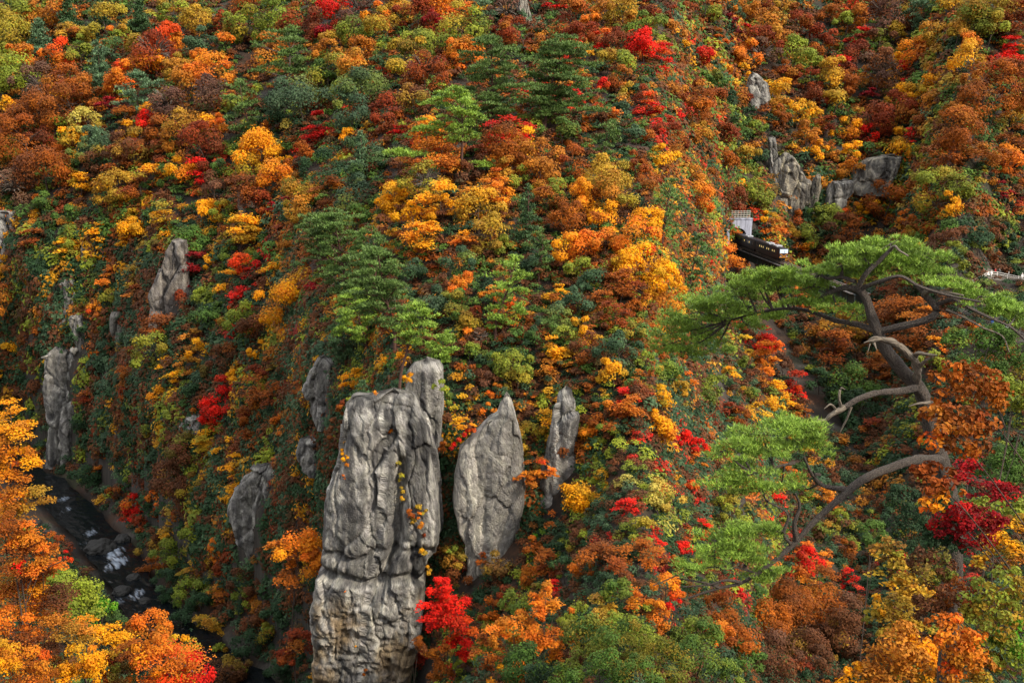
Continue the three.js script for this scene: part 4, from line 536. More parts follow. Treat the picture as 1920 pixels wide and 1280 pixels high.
// ---------------------------------------------------------------- the old leaning pine
{
  const D0 = 22, A = (x, y, d = 0) => at(x, y, D0 + d), foot = at(1790, 1010, D0); foot.y = Math.min(foot.y, ground(foot.x, D0) - 0.3);
  const t = thing('pine_tree', 'old leaning pine with bright green flat crown and grey dead limbs', 'tree', foot, 'pines of the gorge');
  const O = foot.clone().negate(), k = D0 / F;
  const bark = new Tubes(), dead = new Tubes(), deadMat = std({ color: lin('#a29a8c'), map: barkTex, bumpMap: barkTex, bumpScale: 0.03 });
  const boughs = []; const run = (T, pts, w0, w1, n, seg = 10, rough = 0.25) => { const c = new THREE.CatmullRomCurve3(pts.map((p) => p.clone().add(O))), p = c.getPoints(n); const own = T === dead ? new Tubes() : T; own.add(p, p.map((_, i) => lerp(w0, w1, Math.pow(i / n, 0.8)) * k * 0.8), seg, rough * 1.3); boughs.push(...p.slice(p.length >> 2)); if (T === dead) part('dead_limb', own.geo(), deadMat, t); return p; };
  run(bark, [V(foot.x + 0.25, foot.y - 0.6, foot.z), A(1788, 980), A(1768, 880), A(1744, 790), A(1728, 735), A(1692, 694), A(1662, 655), A(1646, 622), A(1634, 590), A(1624, 558), A(1609, 539)], 25, 8.5, 60, 16, 0.22);
  run(bark, [A(1647, 622), A(1697, 610, -0.3), A(1742, 598, -0.5), A(1757, 584, -0.5), A(1748, 566, -0.4), A(1731, 551, -0.3)], 9, 8, 26, 9);
  run(dead, [A(1734, 554, -0.3), A(1741, 546, -0.5), A(1780, 549, -0.8), A(1808, 554, -1)], 8, 2, 20, 7, 0.5);
  run(bark, [A(1752, 572, -0.4), A(1790, 562, -0.8), A(1813, 574, -1), A(1853, 594, -1.3), A(1897, 614, -1.6), A(1926, 640, -1.7)], 6, 2.2, 26, 7);
  run(dead, [A(1775, 580, -0.6), A(1810, 596, -0.9), A(1848, 616, -1.2), A(1880, 630, -1.4), A(1893, 660, -1.5)], 3.6, 1.4, 20, 6);
  run(bark, [A(1640, 618), A(1597, 606, 0.4), A(1566, 600, 0.7), A(1527, 586, 1), A(1490, 578, 1.4), A(1430, 584, 2), A(1370, 600, 2.5)], 8.5, 2.5, 36, 9);
  run(bark, [A(1612, 542), A(1582, 540, 0.3), A(1550, 552, 0.6), A(1535, 560, 0.8)], 9, 3, 20, 8);
  run(bark, [A(1609, 541), A(1622, 516, -0.2), A(1648, 490, -0.3), A(1672, 466, -0.4)], 7, 4, 18, 8);
  run(dead, [A(1672, 468, -0.4), A(1678, 461, -0.6), A(1688, 470, -0.8), A(1704, 480, -0.9)], 4, 1.5, 14, 6, 0.5);
  run(bark, [A(1616, 540), A(1650, 528, -0.4), A(1690, 518, -0.7), A(1723, 536, -0.9), A(1773, 552, -1.1), A(1840, 566, -1.4)], 6, 2.5, 28, 7);
  run(bark, [A(1604, 528), A(1580, 520, 0.2), A(1552, 522, 0.4), A(1534, 512, 0.5), A(1530, 528, 0.5)], 6, 2, 20, 7, 0.4);
  run(dead, [A(1722, 716, -0.2), A(1718, 682, -0.4), A(1700, 660, -0.5), A(1676, 642, -0.6), A(1652, 635, -0.6)], 9, 7, 26, 9, 0.6);
  run(dead, [A(1655, 636, -0.6), A(1640, 637, -0.7), A(1620, 643, -0.8)], 7, 1.5, 16, 8, 0.9);
  run(dead, [A(1664, 640, -0.6), A(1640, 632, -0.7), A(1628, 637, -0.75)], 5, 1, 12, 6, 0.8); run(dead, [A(1640, 642, -0.7), A(1645, 656, -0.8)], 4, 0.8, 8, 5, 0.5); run(dead, [A(1632, 644, -0.7), A(1627, 662, -0.8)], 2, 0.6, 8, 5);
  run(dead, [A(1717, 670, -0.4), A(1722, 662, -0.6), A(1740, 664, -0.7), A(1758, 666, -0.8)], 6, 2, 14, 7, 0.6); run(dead, [A(1722, 690, -0.4), A(1736, 676, -0.6), A(1750, 668, -0.7)], 5, 2, 12, 6, 0.5);
  run(bark, [A(1718, 727, -0.3), A(1680, 734, -0.6), A(1648, 736, -0.9), A(1613, 747, -1.1), A(1580, 766, -1.2)], 9, 6, 30, 10, 0.3);
  run(dead, [A(1584, 764, -1.2), A(1560, 778, -1.3), A(1547, 788, -1.3), A(1530, 788, -1.4), A(1518, 804, -1.4)], 7, 2, 22, 7, 0.5);
  run(dead, [A(1578, 764, -1.2), A(1574, 745, -1.3), A(1578, 727, -1.3), A(1585, 730, -1.3)], 4.5, 1, 16, 6, 0.4); run(dead, [A(1572, 772, -1.2), A(1558, 758, -1.3), A(1546, 766, -1.4)], 4, 1, 12, 6, 0.4); run(dead, [A(1596, 762, -1.2), A(1590, 782, -1.2), A(1576, 810, -1.2)], 4, 1.5, 12, 6, 0.4);
  run(dead, [A(1742, 756, -0.6), A(1725, 756, -0.8), A(1704, 762, -0.9)], 5, 1, 10, 6, 0.7);
  const low = run(bark, [A(1764, 862, -0.2), A(1722, 862, -0.6), A(1680, 873, -1), A(1613, 902, -1.5), A(1573, 936, -1.8), A(1533, 972, -2), A(1493, 1015, -2.1), A(1460, 1045, -2.2), A(1423, 1073, -2.3), A(1390, 1093, -2.3), A(1347, 1103, -2.3), A(1290, 1121, -2.3)], 13, 2.2, 60, 10, 0.22);
  run(bark, [A(1590, 918, -1.6), A(1556, 914, -1.8), A(1536, 906, -1.9), A(1528, 890, -2), A(1540, 890, -2)], 8, 3, 18, 7, 0.4);
  run(bark, [A(1536, 906, -1.9), A(1524, 890, -2), A(1514, 870, -2.1), A(1508, 855, -2.1)], 5, 2, 14, 6);
  run(bark, [A(1494, 1012, -2.1), A(1490, 980, -2.2), A(1500, 950, -2.2), A(1492, 925, -2.3)], 7, 2.5, 20, 7); run(bark, [A(1485, 1022, -2.1), A(1470, 1000, -2.3), A(1478, 965, -2.3), A(1440, 940, -2.4)], 5, 2, 18, 6);
  run(bark, [A(1392, 1092, -2.3), A(1360, 1088, -2.4), A(1330, 1096, -2.4), A(1280, 1100, -2.4)], 4, 1.4, 16, 6); run(bark, [A(1350, 1102, -2.3), A(1320, 1092, -2.4), A(1270, 1084, -2.4)], 3.5, 1.2, 16, 6); run(bark, [A(1420, 1075, -2.3), A(1380, 1064, -2.4), A(1300, 1068, -2.5), A(1225, 1098, -2.6)], 3, 1, 22, 5);
  run(bark, [A(1490, 868, -1.8), A(1460, 874, -2), A(1432, 884, -2.1), A(1412, 886, -2.2)], 4, 1.5, 14, 6);
  function pineBarkMat2() { const tx = dataTex(512, (u, v) => { const r = 1 - Math.abs(wrapN(u, v, 16, 4)) * 2.6, q = wrapN(u, v, 9, 3), w = 70 + 120 * r + 70 * wrapN(u, v, 40, 3) + 70 * q; return [w, w * (0.93 + 0.1 * q), w * (0.88 + 0.12 * q)]; }, true); tx.repeat.set(2.2, 1.6); return std({ color: lin('#908b84'), map: tx, bumpMap: tx, bumpScale: 0.06 }); }
  BLADE = 0.13; const L = new Leaves(), s = 8.5 * k, shelf = (ox, oy, list, col, d, dens) => { for (const q of list.split('+')) { const [x, y, rx, ry, dd] = q.trim().split(/\s+/).map(Number), c = at(ox + x / 3, oy + y / 3, D0 + d + (dd || 0)).add(O); const m = (D0 + d + (dd || 0)) / F; let best = null, bd = 1e9; for (const q2 of boughs) { const e = q2.distanceToSquared(c); if (e < bd) { bd = e; best = q2; } }
      if (best) { const mid = best.clone().lerp(c, 0.5).add(V(0, -0.06, 0)), [tp, tr] = curve([best, mid, c], 2.6 * k, 0.9 * k, 8); bark.add(tp, tr, 5); }
      for (let j = 0; j < 11; j++) { const o = V(rr(-0.95, 0.95) * rx / 3 * m, rr(-0.75, 0.75) * ry / 3 * m, rr(-1.3, 1.3) * ry / 3 * m), w = rr(0.3, 0.5); o.y -= Math.abs(o.x) * 0.12; pad(L, c.clone().add(o), rx / 3 * m * w, ry / 3 * m * rr(0.5, 0.75), rx / 3 * m * w * 0.8, col, dens * 2.7, s, rr(-0.15, 0.15), rr(0.72, 1.12)); if (j < 3) { const [tp, tr] = curve([c, c.clone().add(o).lerp(c, 0.5).add(V(0, -0.03, 0)), c.clone().add(o)], 1.3 * k, 0.5 * k, 5); bark.add(tp, tr, 4); } }
    } };
  shelf(1280, 427, '440 270 110 50 1.6+520 250 100 44 1.3+600 300 110 46 1.2+350 300 90 44 2+740 220 100 44 0.8', 'V', 0, 1.9);
  shelf(1280, 427, '1000 130 170 60+1170 90 140 50+1340 150 130 56+1080 190 140 56+1250 225 130 50+1390 255 150 50+900 150 90 60+1020 230 110 50 0.3+1120 120 150 54 0.5+1260 170 140 54 0.5', 'V', 0, 1.9);
  shelf(1280, 427, '1530 315 140 40 -0.6+1670 385 150 44 -0.8+1810 455 130 44 -1+1910 530 90 46 -1.2+1600 355 90 34 -0.6+1750 465 100 34 -1+1880 480 80 40 -1.2', 'V', 0, 1.9);
  shelf(1280, 427, '900 210 120 55 0.4+780 260 120 52 0.6+660 260 120 46 1+520 290 120 46 1.4+720 330 130 44 0.8+690 395 120 40 1+880 430 120 44 0.4+970 480 66 42 0.3+800 410 90 36 0.6+420 320 120 48 1.6', 'V', 0, 1.9);
  shelf(1280, 427, '320 360 150 50 2+230 420 160 56 2.4+400 440 150 50 2+90 470 130 52 2.8+480 500 90 36 1.8+250 500 150 50 2.6+100 540 130 60 3+-20 500 110 60 3+370 540 90 34 2.2+10 400 50 30 3', 'V', 0.2, 1.8);
  shelf(1280, 427, '60 640 130 60 3.2+-60 580 110 66 3.4+-120 600 70 50 3.6+140 600 120 50 3+180 680 90 40 3+0 700 110 40 3.2+-100 660 80 40 3.4', 'V', 0.2, 1.8);
  shelf(1280, 427, '600 1110 190 62 -1.6+450 1160 170 62 -1.8+310 1210 140 52 -2+740 1140 110 52 -1.4+660 1220 190 52 -1.6+240 1250 110 46 -2.2+500 1240 150 50 -2', 'V', 0, 1.8);
  shelf(1280, 853, '340 90 200 60 -2+560 150 130 55 -1.8+240 150 140 50 -2.2+450 190 140 46 -2+660 190 76 46 -1.6', 'V', 0, 1.7);
  shelf(1280, 853, '400 400 150 50 -2.2+300 430 150 50 -2.3+180 480 110 52 -2.4+380 490 170 60 -2.2+480 420 90 46 -2.1+240 560 150 60 -2.4+80 620 110 46 -2.5+380 570 130 50 -2.3+20 640 80 40 -2.6+500 640 100 60 -2.1+440 690 120 46 -2.2', 'V', 0, 1.8);
  part('trunk', bark.geo(), pineBarkMat2(), t);
  part('crown', L.geo(), needleMat, t); BLADE = 0.24;
}
// ---------------------------------------------------------------- railway: tunnel portal, bridge, train
const RAIL = EYE - 32.5, TR0 = V(64.4, RAIL, -285), TR1 = V(67.4, RAIL, -248), TDIR = V().subVectors(TR1, TR0).normalize(), TYAW = Math.atan2(TDIR.x, TDIR.z);
const flat = (g) => { g.computeVertexNormals(); return g; };
const onTrack = (d) => TR0.clone().addScaledVector(TDIR, d);      // d metres out of the tunnel mouth
const box = (w, h, l, x = 0, y = 0, z = 0) => new THREE.BoxGeometry(w, h, l).translate(x, y, z);
function joined(list) { const p = [], n = [], u = [], I = []; let b = 0; for (const g of list) { const i = g.index ? g.index.array : [...Array(g.attributes.position.count).keys()]; p.push(...g.attributes.position.array); n.push(...g.attributes.normal.array); u.push(...g.attributes.uv.array); for (const k of i) I.push(k + b); b += g.attributes.position.count; } const o = new THREE.BufferGeometry(); o.setAttribute('position', new THREE.Float32BufferAttribute(p, 3)); o.setAttribute('normal', new THREE.Float32BufferAttribute(n, 3)); o.setAttribute('uv', new THREE.Float32BufferAttribute(u, 2)); o.setIndex(I); return o; }
{
  const t = thing('tunnel_portal', 'streaked concrete railway tunnel portal with an arched mouth', 'tunnel portal', TR0); t.rotation.y = TYAW;
  const s = new THREE.Shape(); s.moveTo(-4.3, -3); s.lineTo(-3.9, 6.9); s.lineTo(3.7, 7.1); s.lineTo(3.3, -3); s.lineTo(2.1, -3); s.lineTo(2.1, 2.6); s.absarc(0, 2.6, 2.1, 0, Math.PI, false); s.lineTo(-2.1, -3); s.closePath();
  const tex = dataTex(512, (u, v) => { const st = wrapN(u, 0.3, 40, 4), st2 = wrapN(u, v * 0.15, 14, 3), w = 196 + 90 * st + 70 * st2 + 25 * wrapN(u, v, 40, 3); return [w * 0.97, w * 0.98, w * 1.03]; }, true); tex.repeat.set(1 / 8, 1 / 8);
  const conc = std({ color: lin('#d2d5de'), map: tex, roughness: 0.9 });
  part('front_wall', new THREE.ExtrudeGeometry(s, { depth: 1.2, bevelEnabled: true, bevelSize: 0.08, bevelThickness: 0.08, bevelSegments: 1, curveSegments: 18 }).translate(0, 0, -1.2), conc, t);
  const v = new THREE.CylinderGeometry(2.2, 2.2, 30, 24, 1, true, -Math.PI / 2, Math.PI).rotateX(-Math.PI / 2).translate(0, 2.6, -16);
  part('tunnel_lining', joined([v, box(0.3, 6, 30, -2.25, -0.4, -16), box(0.3, 6, 30, 2.25, -0.4, -16), box(5, 9, 0.3, 0, 1, -31), box(4.4, 0.3, 30, 0, -0.6, -16)]), std({ color: lin('#3a3836') }), t);
  part('coping', box(7.9, 0.35, 1.5, -0.1, 7.3, -0.55), conc, t);
  part('crib_wall', joined([...[0, 1, 2, 3].map((i) => box(6.2, 0.16, 0.14, 0.3, 7.75 + i * 0.55, -1.1)), ...[0, 1, 2, 3, 4, 5, 6, 7].map((i) => box(0.16, 2.3, 0.14, -2.7 + i * 0.86, 8.5, -1.24))]), std({ color: lin('#a9a59a') }), t);
  part('wing_wall', new THREE.BoxGeometry(0.7, 7, 5).translate(-4.3, 1.2, 1.6), conc, t);
}
{
  const t = thing('railway_bridge', 'dark steel girder railway bridge from the tunnel mouth', 'bridge', TR0); t.rotation.y = TYAW; const L = 82, steel = std({ color: lin('#33403f'), roughness: 0.6, metalness: 0.3 }), rust = std({ color: lin('#5a3a30') });
  for (const sx of [-1, 1]) {
    part('girder', joined([box(0.1, 1.9, L, sx * 1.15, -1.75, L / 2 + 1), box(0.5, 0.12, L, sx * 1.15, -0.8, L / 2 + 1), box(0.5, 0.12, L, sx * 1.15, -2.75, L / 2 + 1)]), steel, t);
    for (let i = 0; i < 26; i++) part('stiffener', box(0.2, 1.78, 0.14, sx * 1.3, -1.76, 3 + i * 3.05).rotateX(0), std0('stiff', '#4a5a58'), t);
    part('rail', box(0.08, 0.14, L + 14, sx * 0.535, -0.07, L / 2 - 6), std0('rail', '#8a8078'), t);
    part('walkway_railing', joined([...[0.35, 0.75].map((y) => box(0.05, 0.05, L, sx * 2.1, -0.3 + y, L / 2 + 1)), ...Array.from({ length: 28 }, (_, i) => box(0.06, 0.85, 0.06, sx * 2.1, -0.15, 2 + i * 3))]), steel, t);
    part('walkway', box(0.8, 0.08, L, sx * 1.75, -0.58, L / 2 + 1), std0('walk', '#4a4644'), t);
  }
  for (let i = 0; i < 130; i++) part('sleeper', box(2.1, 0.16, 0.24, 0, -0.24, 0.9 + i * 0.64), std0('sleeper', '#4c382c'), t);
  for (const d of [21]) { const p = thing('bridge_pier', 'reddish brown concrete pier under the bridge near the tunnel', 'bridge pier', onTrack(d)); p.rotation.y = TYAW; part('shaft', flat(new THREE.CylinderGeometry(1.75, 2.2, 24, 4, 1).toNonIndexed().rotateY(Math.PI / 4).translate(0, -15.2, 0)), rust, p); part('cap', box(2.9, 0.45, 2.6, 0, -3.0, 0), rust, p); }
}
function std0(key, c) { std0.m = std0.m || {}; return std0.m[key] = std0.m[key] || std({ color: lin(c) }); }
{
  const L = 18.3, W = 2.3, dark = std({ color: lin('#12151f'), roughness: 0.35, metalness: 0.1 }), maroon = std({ color: lin('#3a1c18'), roughness: 0.4 }), glass = std({ color: lin('#20242a'), roughness: 0.08 }), warm = new THREE.MeshStandardMaterial({ color: 0x332a18, emissive: lin('#ffd98a'), emissiveIntensity: 0.55 }), gold = std({ color: lin('#d08a2c'), roughness: 0.4, metalness: 0.3 }), grey = std({ color: lin('#b4b7bc'), roughness: 0.5 }), white = std({ color: lin('#cfe0f0'), roughness: 0.15 });
  const prof = new THREE.Shape(); const hw = W / 2; prof.moveTo(-hw, 0.85); prof.lineTo(-hw, 2.85); prof.quadraticCurveTo(-hw, 3.2, -hw * 0.7, 3.32); prof.quadraticCurveTo(0, 3.5, hw * 0.7, 3.32); prof.quadraticCurveTo(hw, 3.2, hw, 2.85); prof.lineTo(hw, 0.85); prof.closePath();
  const body = new THREE.ExtrudeGeometry(prof, { depth: L, bevelEnabled: true, bevelSize: 0.05, bevelThickness: 0.12, bevelSegments: 2, curveSegments: 6 }).translate(0, 0, -L);
  [[37, true], [18.2, false]].forEach(([d, lead]) => {
    const t = thing('train_car', lead ? 'dark leading train car with pale windscreen and gold chevron nose' : 'dark second train car coming out of the tunnel mouth', 'train car', onTrack(d), 'cars of the train on the bridge'); t.rotation.y = TYAW;
    part('body', body, dark, t);
    for (const sx of [-1, 1]) { part('side_stripe', box(0.03, 0.3, L - 0.4, sx * (hw + 0.055), 1.15, -L / 2), maroon, t);
      for (let i = 0; i < 11; i++) part('window', box(0.04, 0.72, 1.05, sx * (hw + 0.06), 2.3, -2.2 - i * 1.42), lead && (i * 7 + (sx > 0 ? 2 : 0)) % 3 === 0 ? glass : glass, t);
      if (sx < 0) for (const i of lead ? [1, 2, 4, 5, 7, 8, 9] : [2, 5]) part('lit_window', box(0.03, 0.42, 0.3, sx * (hw + 0.09), 2.3, -2.2 - i * 1.42 + 0.2), warm, t);
      for (const z of [-1.05, -L + 1.05]) part('door', box(0.05, 1.95, 0.85, sx * (hw + 0.055), 1.9, z), maroon, t);
    }
    part('underframe', box(1.9, 0.5, L - 4, 0, 0.62, -L / 2), dark, t);
    for (const z of [-2.6, -L + 2.6]) { const b = part('bogie', box(1.9, 0.32, 2.6, 0, 0.5, z), dark, t); for (const dz of [-0.9, 0.9]) for (const sx of [-1, 1]) part('wheel', new THREE.CylinderGeometry(0.42, 0.42, 0.12, 20).rotateZ(Math.PI / 2).translate(sx * 0.62, 0.42, z + dz), std0('wheel', '#4a4440'), b); }
    for (const z of lead ? [-4.6, -10.2] : [-9]) { const a = part('roof_unit', box(1.5, 0.3, 2.9, 0, 3.5, z), grey, t); for (const dz of [-0.7, 0.7]) part('fan_grille', new THREE.CylinderGeometry(0.4, 0.4, 0.06, 20).translate(0, 3.68, z + dz), std0('fan', '#5a5c60'), a); }
    if (lead) {
      const w = part('windscreen', box(W - 0.25, 1.0, 0.06, 0, 2.62, 0.16), white, t); part('wiper', box(0.04, 0.7, 0.04, 0.2, 2.5, 0.21), dark, w);
      part('nose_panel', box(W - 0.15, 0.9, 0.06, 0, 1.58, 0.15), maroon, t);
      for (const sx of [-1, 1]) { part('chevron', box(1.25, 0.14, 0.04, 0, 0, 0).rotateZ(sx * 0.62).translate(sx * 0.48, 1.68, 0.2), gold, t); part('headlight', new THREE.CylinderGeometry(0.13, 0.13, 0.06, 16).rotateX(Math.PI / 2).translate(sx * 0.75, 1.35, 0.21), grey, t); }
      part('buffer_band', box(W - 0.1, 0.2, 0.08, 0, 1.12, 0.16), gold, t); part('coupler', box(0.3, 0.25, 0.5, 0, 0.78, 0.3), dark, t);
    }
  });
}

// ---------------------------------------------------------------- footpath, fences, walkers
function standOn(px, py) { const p = land(px, py, 0, 0, 150); p.y = ground(p.x, -p.z); return p; }
function pathSheet(pts, w, label) {
  const P = [], I = [], U = []; pts = new THREE.CatmullRomCurve3(pts).getPoints(60); let r = 0;
  pts.forEach((p, i) => { if (i) r += p.distanceTo(pts[i - 1]); for (let k = 0; k <= 4; k++) { const z = p.z - w * (k / 4 - 0.3); P.push(p.x, ground(p.x, -z) + 0.12, z); U.push(k / 4 * w, r); } });
  for (let i = 0; i < pts.length - 1; i++) for (let k = 0; k < 4; k++) { const a = i * 5 + k, b = a + 5; I.push(a, b, a + 1, a + 1, b, b + 1); }
  const g = new THREE.BufferGeometry(); g.setAttribute('position', new THREE.Float32BufferAttribute(P, 3)); g.setAttribute('uv', new THREE.Float32BufferAttribute(U, 2)); g.setIndex(I); g.computeVertexNormals();
  const m = part(numbered('footpath'), g, std({ color: lin('#4e483f') }), scene); m.userData.kind = 'structure'; m.userData.label = label;
}
function fence(list, colour, h, name, label) {
  const pts = list.map(([x, y]) => standOn(x, y)), t = thing(name, label, 'fence', pts[0]), m = std({ color: lin(colour), roughness: 0.6 }), o = pts[0];
  pts.forEach((p) => part('post', box(0.16, h + 0.5, 0.16, p.x - o.x, p.y - o.y + h / 2 - 0.2, p.z - o.z), m, t));
  for (const f of [0.95, 0.55]) for (let i = 0; i < pts.length - 1; i++) { const T = new Tubes(), a = pts[i].clone().sub(o).add(V(0, h * f, 0.02)), b = pts[i + 1].clone().sub(o).add(V(0, h * f, 0.02)); T.add([a, b], [0.06, 0.06], 6); part('rail', T.geo(), m, t); }
}
fence([[1822, 537], [1838.7, 527.5], [1853.5, 520], [1870, 521], [1889, 524.5], [1909.4, 528.5], [1930, 532]], '#d8d4cc', 1.25, 'railing', 'white post and rail fence along the upper footpath');
fence([[1800, 590], [1830, 602], [1862, 616], [1894, 627], [1930, 640]], '#6c6a66', 1.0, 'railing', 'thin grey railing along the lower footpath');
pathSheet([[1816, 537], [1853, 519], [1890, 523], [1940, 532]].map(([x, y]) => standOn(x, y)), 3, 'upper viewing footpath behind the white fence');
pathSheet([[1790, 588], [1850, 612], [1895, 628], [1940, 643]].map(([x, y]) => standOn(x, y)), 2.6, 'lower footpath behind the branches of the pine');
function walker(px, py, h, coat, legs, hair, label, pose = 0) {
  const p = standOn(px, py), t = thing('person', label, 'person', p, 'walkers on the gorge footpaths'); t.rotation.y = rr(-1, 1);
  const sit = pose === 1, hip = sit ? 0.5 : 0.86, k = h / 1.65, stride = pose === 2 ? 0.14 : 0.04;
  const B = [[[0, hip, 0, 0.15], [0, hip + 0.5, 0.01, 0.17]], [[0, hip + 0.5, 0.01, 0.07], [0, hip + 0.64, 0.02, 0.06]], [[-0.19, hip + 0.48, 0, 0.075], [-0.25, hip + 0.2, 0.05, 0.055]], [[-0.25, hip + 0.2, 0.05, 0.05], [-0.2, hip - 0.02, 0.17, 0.04]], [[0.19, hip + 0.48, 0, 0.075], [0.25, hip + 0.2, 0.02, 0.055]], [[0.25, hip + 0.2, 0.02, 0.05], [0.24, hip - 0.06, 0.12, 0.04]], ...(sit ? [[[-0.09, 0.48, 0.05, 0.1], [-0.12, 0.45, 0.45, 0.075]], [[-0.12, 0.45, 0.45, 0.07], [-0.12, 0.04, 0.45, 0.05]], [[0.09, 0.48, 0.05, 0.1], [0.12, 0.45, 0.45, 0.075]], [[0.12, 0.45, 0.45, 0.07], [0.12, 0.04, 0.45, 0.05]]] : [[[-0.09, hip, 0, 0.1], [-0.1, 0.45, stride, 0.07]], [[-0.1, 0.45, stride, 0.065], [-0.1, 0.05, stride * 0.6, 0.05]], [[0.09, hip, 0, 0.1], [0.1, 0.45, -stride * 0.3, 0.07]], [[0.1, 0.45, -stride * 0.3, 0.065], [0.1, 0.05, -stride, 0.05]]])];
  const mk = (bones, n, size, cy) => { const mc = new MarchingCubes(n, new THREE.MeshBasicMaterial(), false, false, 60000), f = mc.field; mc.isolation = 0; const s = mc.size;
    for (let z = 0; z < s; z++) for (let y = 0; y < s; y++) for (let x = 0; x < s; x++) { const q = [(x / s * 2 - 1) * size, (y / s * 2 - 1) * size + cy, (z / s * 2 - 1) * size]; let e = 0; for (const [a, b] of bones) { const d = [b[0] - a[0], b[1] - a[1], b[2] - a[2]], w = [q[0] - a[0], q[1] - a[1], q[2] - a[2]], u = clamp((d[0] * w[0] + d[1] * w[1] + d[2] * w[2]) / (d[0] * d[0] + d[1] * d[1] + d[2] * d[2]), 0, 1); e += Math.exp(-38 * (Math.hypot(w[0] - d[0] * u, w[1] - d[1] * u, w[2] - d[2] * u) - lerp(a[3], b[3], u))); } f[x + y * s + z * s * s] = Math.log(e + 1e-12) / 38; }
    mc.update(); const g = new THREE.BufferGeometry(), c = mc.count; g.setAttribute('position', new THREE.BufferAttribute(mc.positionArray.slice(0, c * 3), 3)); g.setAttribute('normal', new THREE.BufferAttribute(mc.normalArray.slice(0, c * 3), 3)); g.scale(size, size, size).translate(0, cy, 0); return g; };
  const hy = hip + 0.74, g = mk([...B, [[0, hy, 0.03, 0.1], [0, hy + 0.06, 0.03, 0.095]]], 44, 0.95, 0.86), P = g.attributes.position, C = new Float32Array(P.count * 3), cc = lin(coat), lc = lin(legs), sk = lin('#b98a6c');
  for (let i = 0; i < P.count; i++) { const y = P.getY(i), q = y > hip + 0.62 ? sk : y < hip - 0.06 ? lc : cc; C[i * 3] = q.r; C[i * 3 + 1] = q.g; C[i * 3 + 2] = q.b; }
  g.setAttribute('color', new THREE.BufferAttribute(C, 3)); g.scale(k, k, k); part('body', g, std({ vertexColors: true }), t);
  const hg = new THREE.SphereGeometry(0.118, 14, 10, 0, Math.PI * 2, 0, 1.7).translate(0, hy + 0.05, 0.015).scale(k, k, k); part('hair', hg, std({ color: lin(hair) }), t);
}
walker(1859, 520, 1.7, '#e6e4e2', '#d8d6d4', '#d8d4d0', 'person in white standing at the bend of the white fence');
walker(1853, 519.5, 1.6, '#dcdad8', '#a8a6a4', '#c9c4be', 'person in pale clothes crouching at the fence bend', 1);
walker(1866, 517, 1.7, '#9c1a1c', '#2a2428', '#2a1a18', 'person in dark red behind the white fence');
walker(1874, 518, 1.7, '#5a6260', '#3a3c40', '#8a8a88', 'person in grey behind the white fence', 2);
walker(1891, 522, 1.65, '#8a8886', '#4a4a4c', '#2c2824', 'person in light grey leaning by the upper fence');
walker(1916.7, 525, 1.7, '#e2e0de', '#c4c2c0', '#d0ccc6', 'person in white at the far end of the white fence', 2);
walker(1860.5, 613.5, 1.7, '#2450b8', '#28304a', '#20242c', 'person in blue jacket on the lower footpath', 2);
walker(1887.5, 626, 1.8, '#e4e6ea', '#c8ccd4', '#e0dcd6', 'tall person in white on the lower footpath');
walker(1893, 630, 1.3, '#b0bc4a', '#5a6040', '#3a3424', 'small person in yellow green beside the person in white', 1);
walker(1900, 628, 1.65, '#2a2a38', '#242430', '#1a1818', 'person in dark clothes at the end of the lower path');
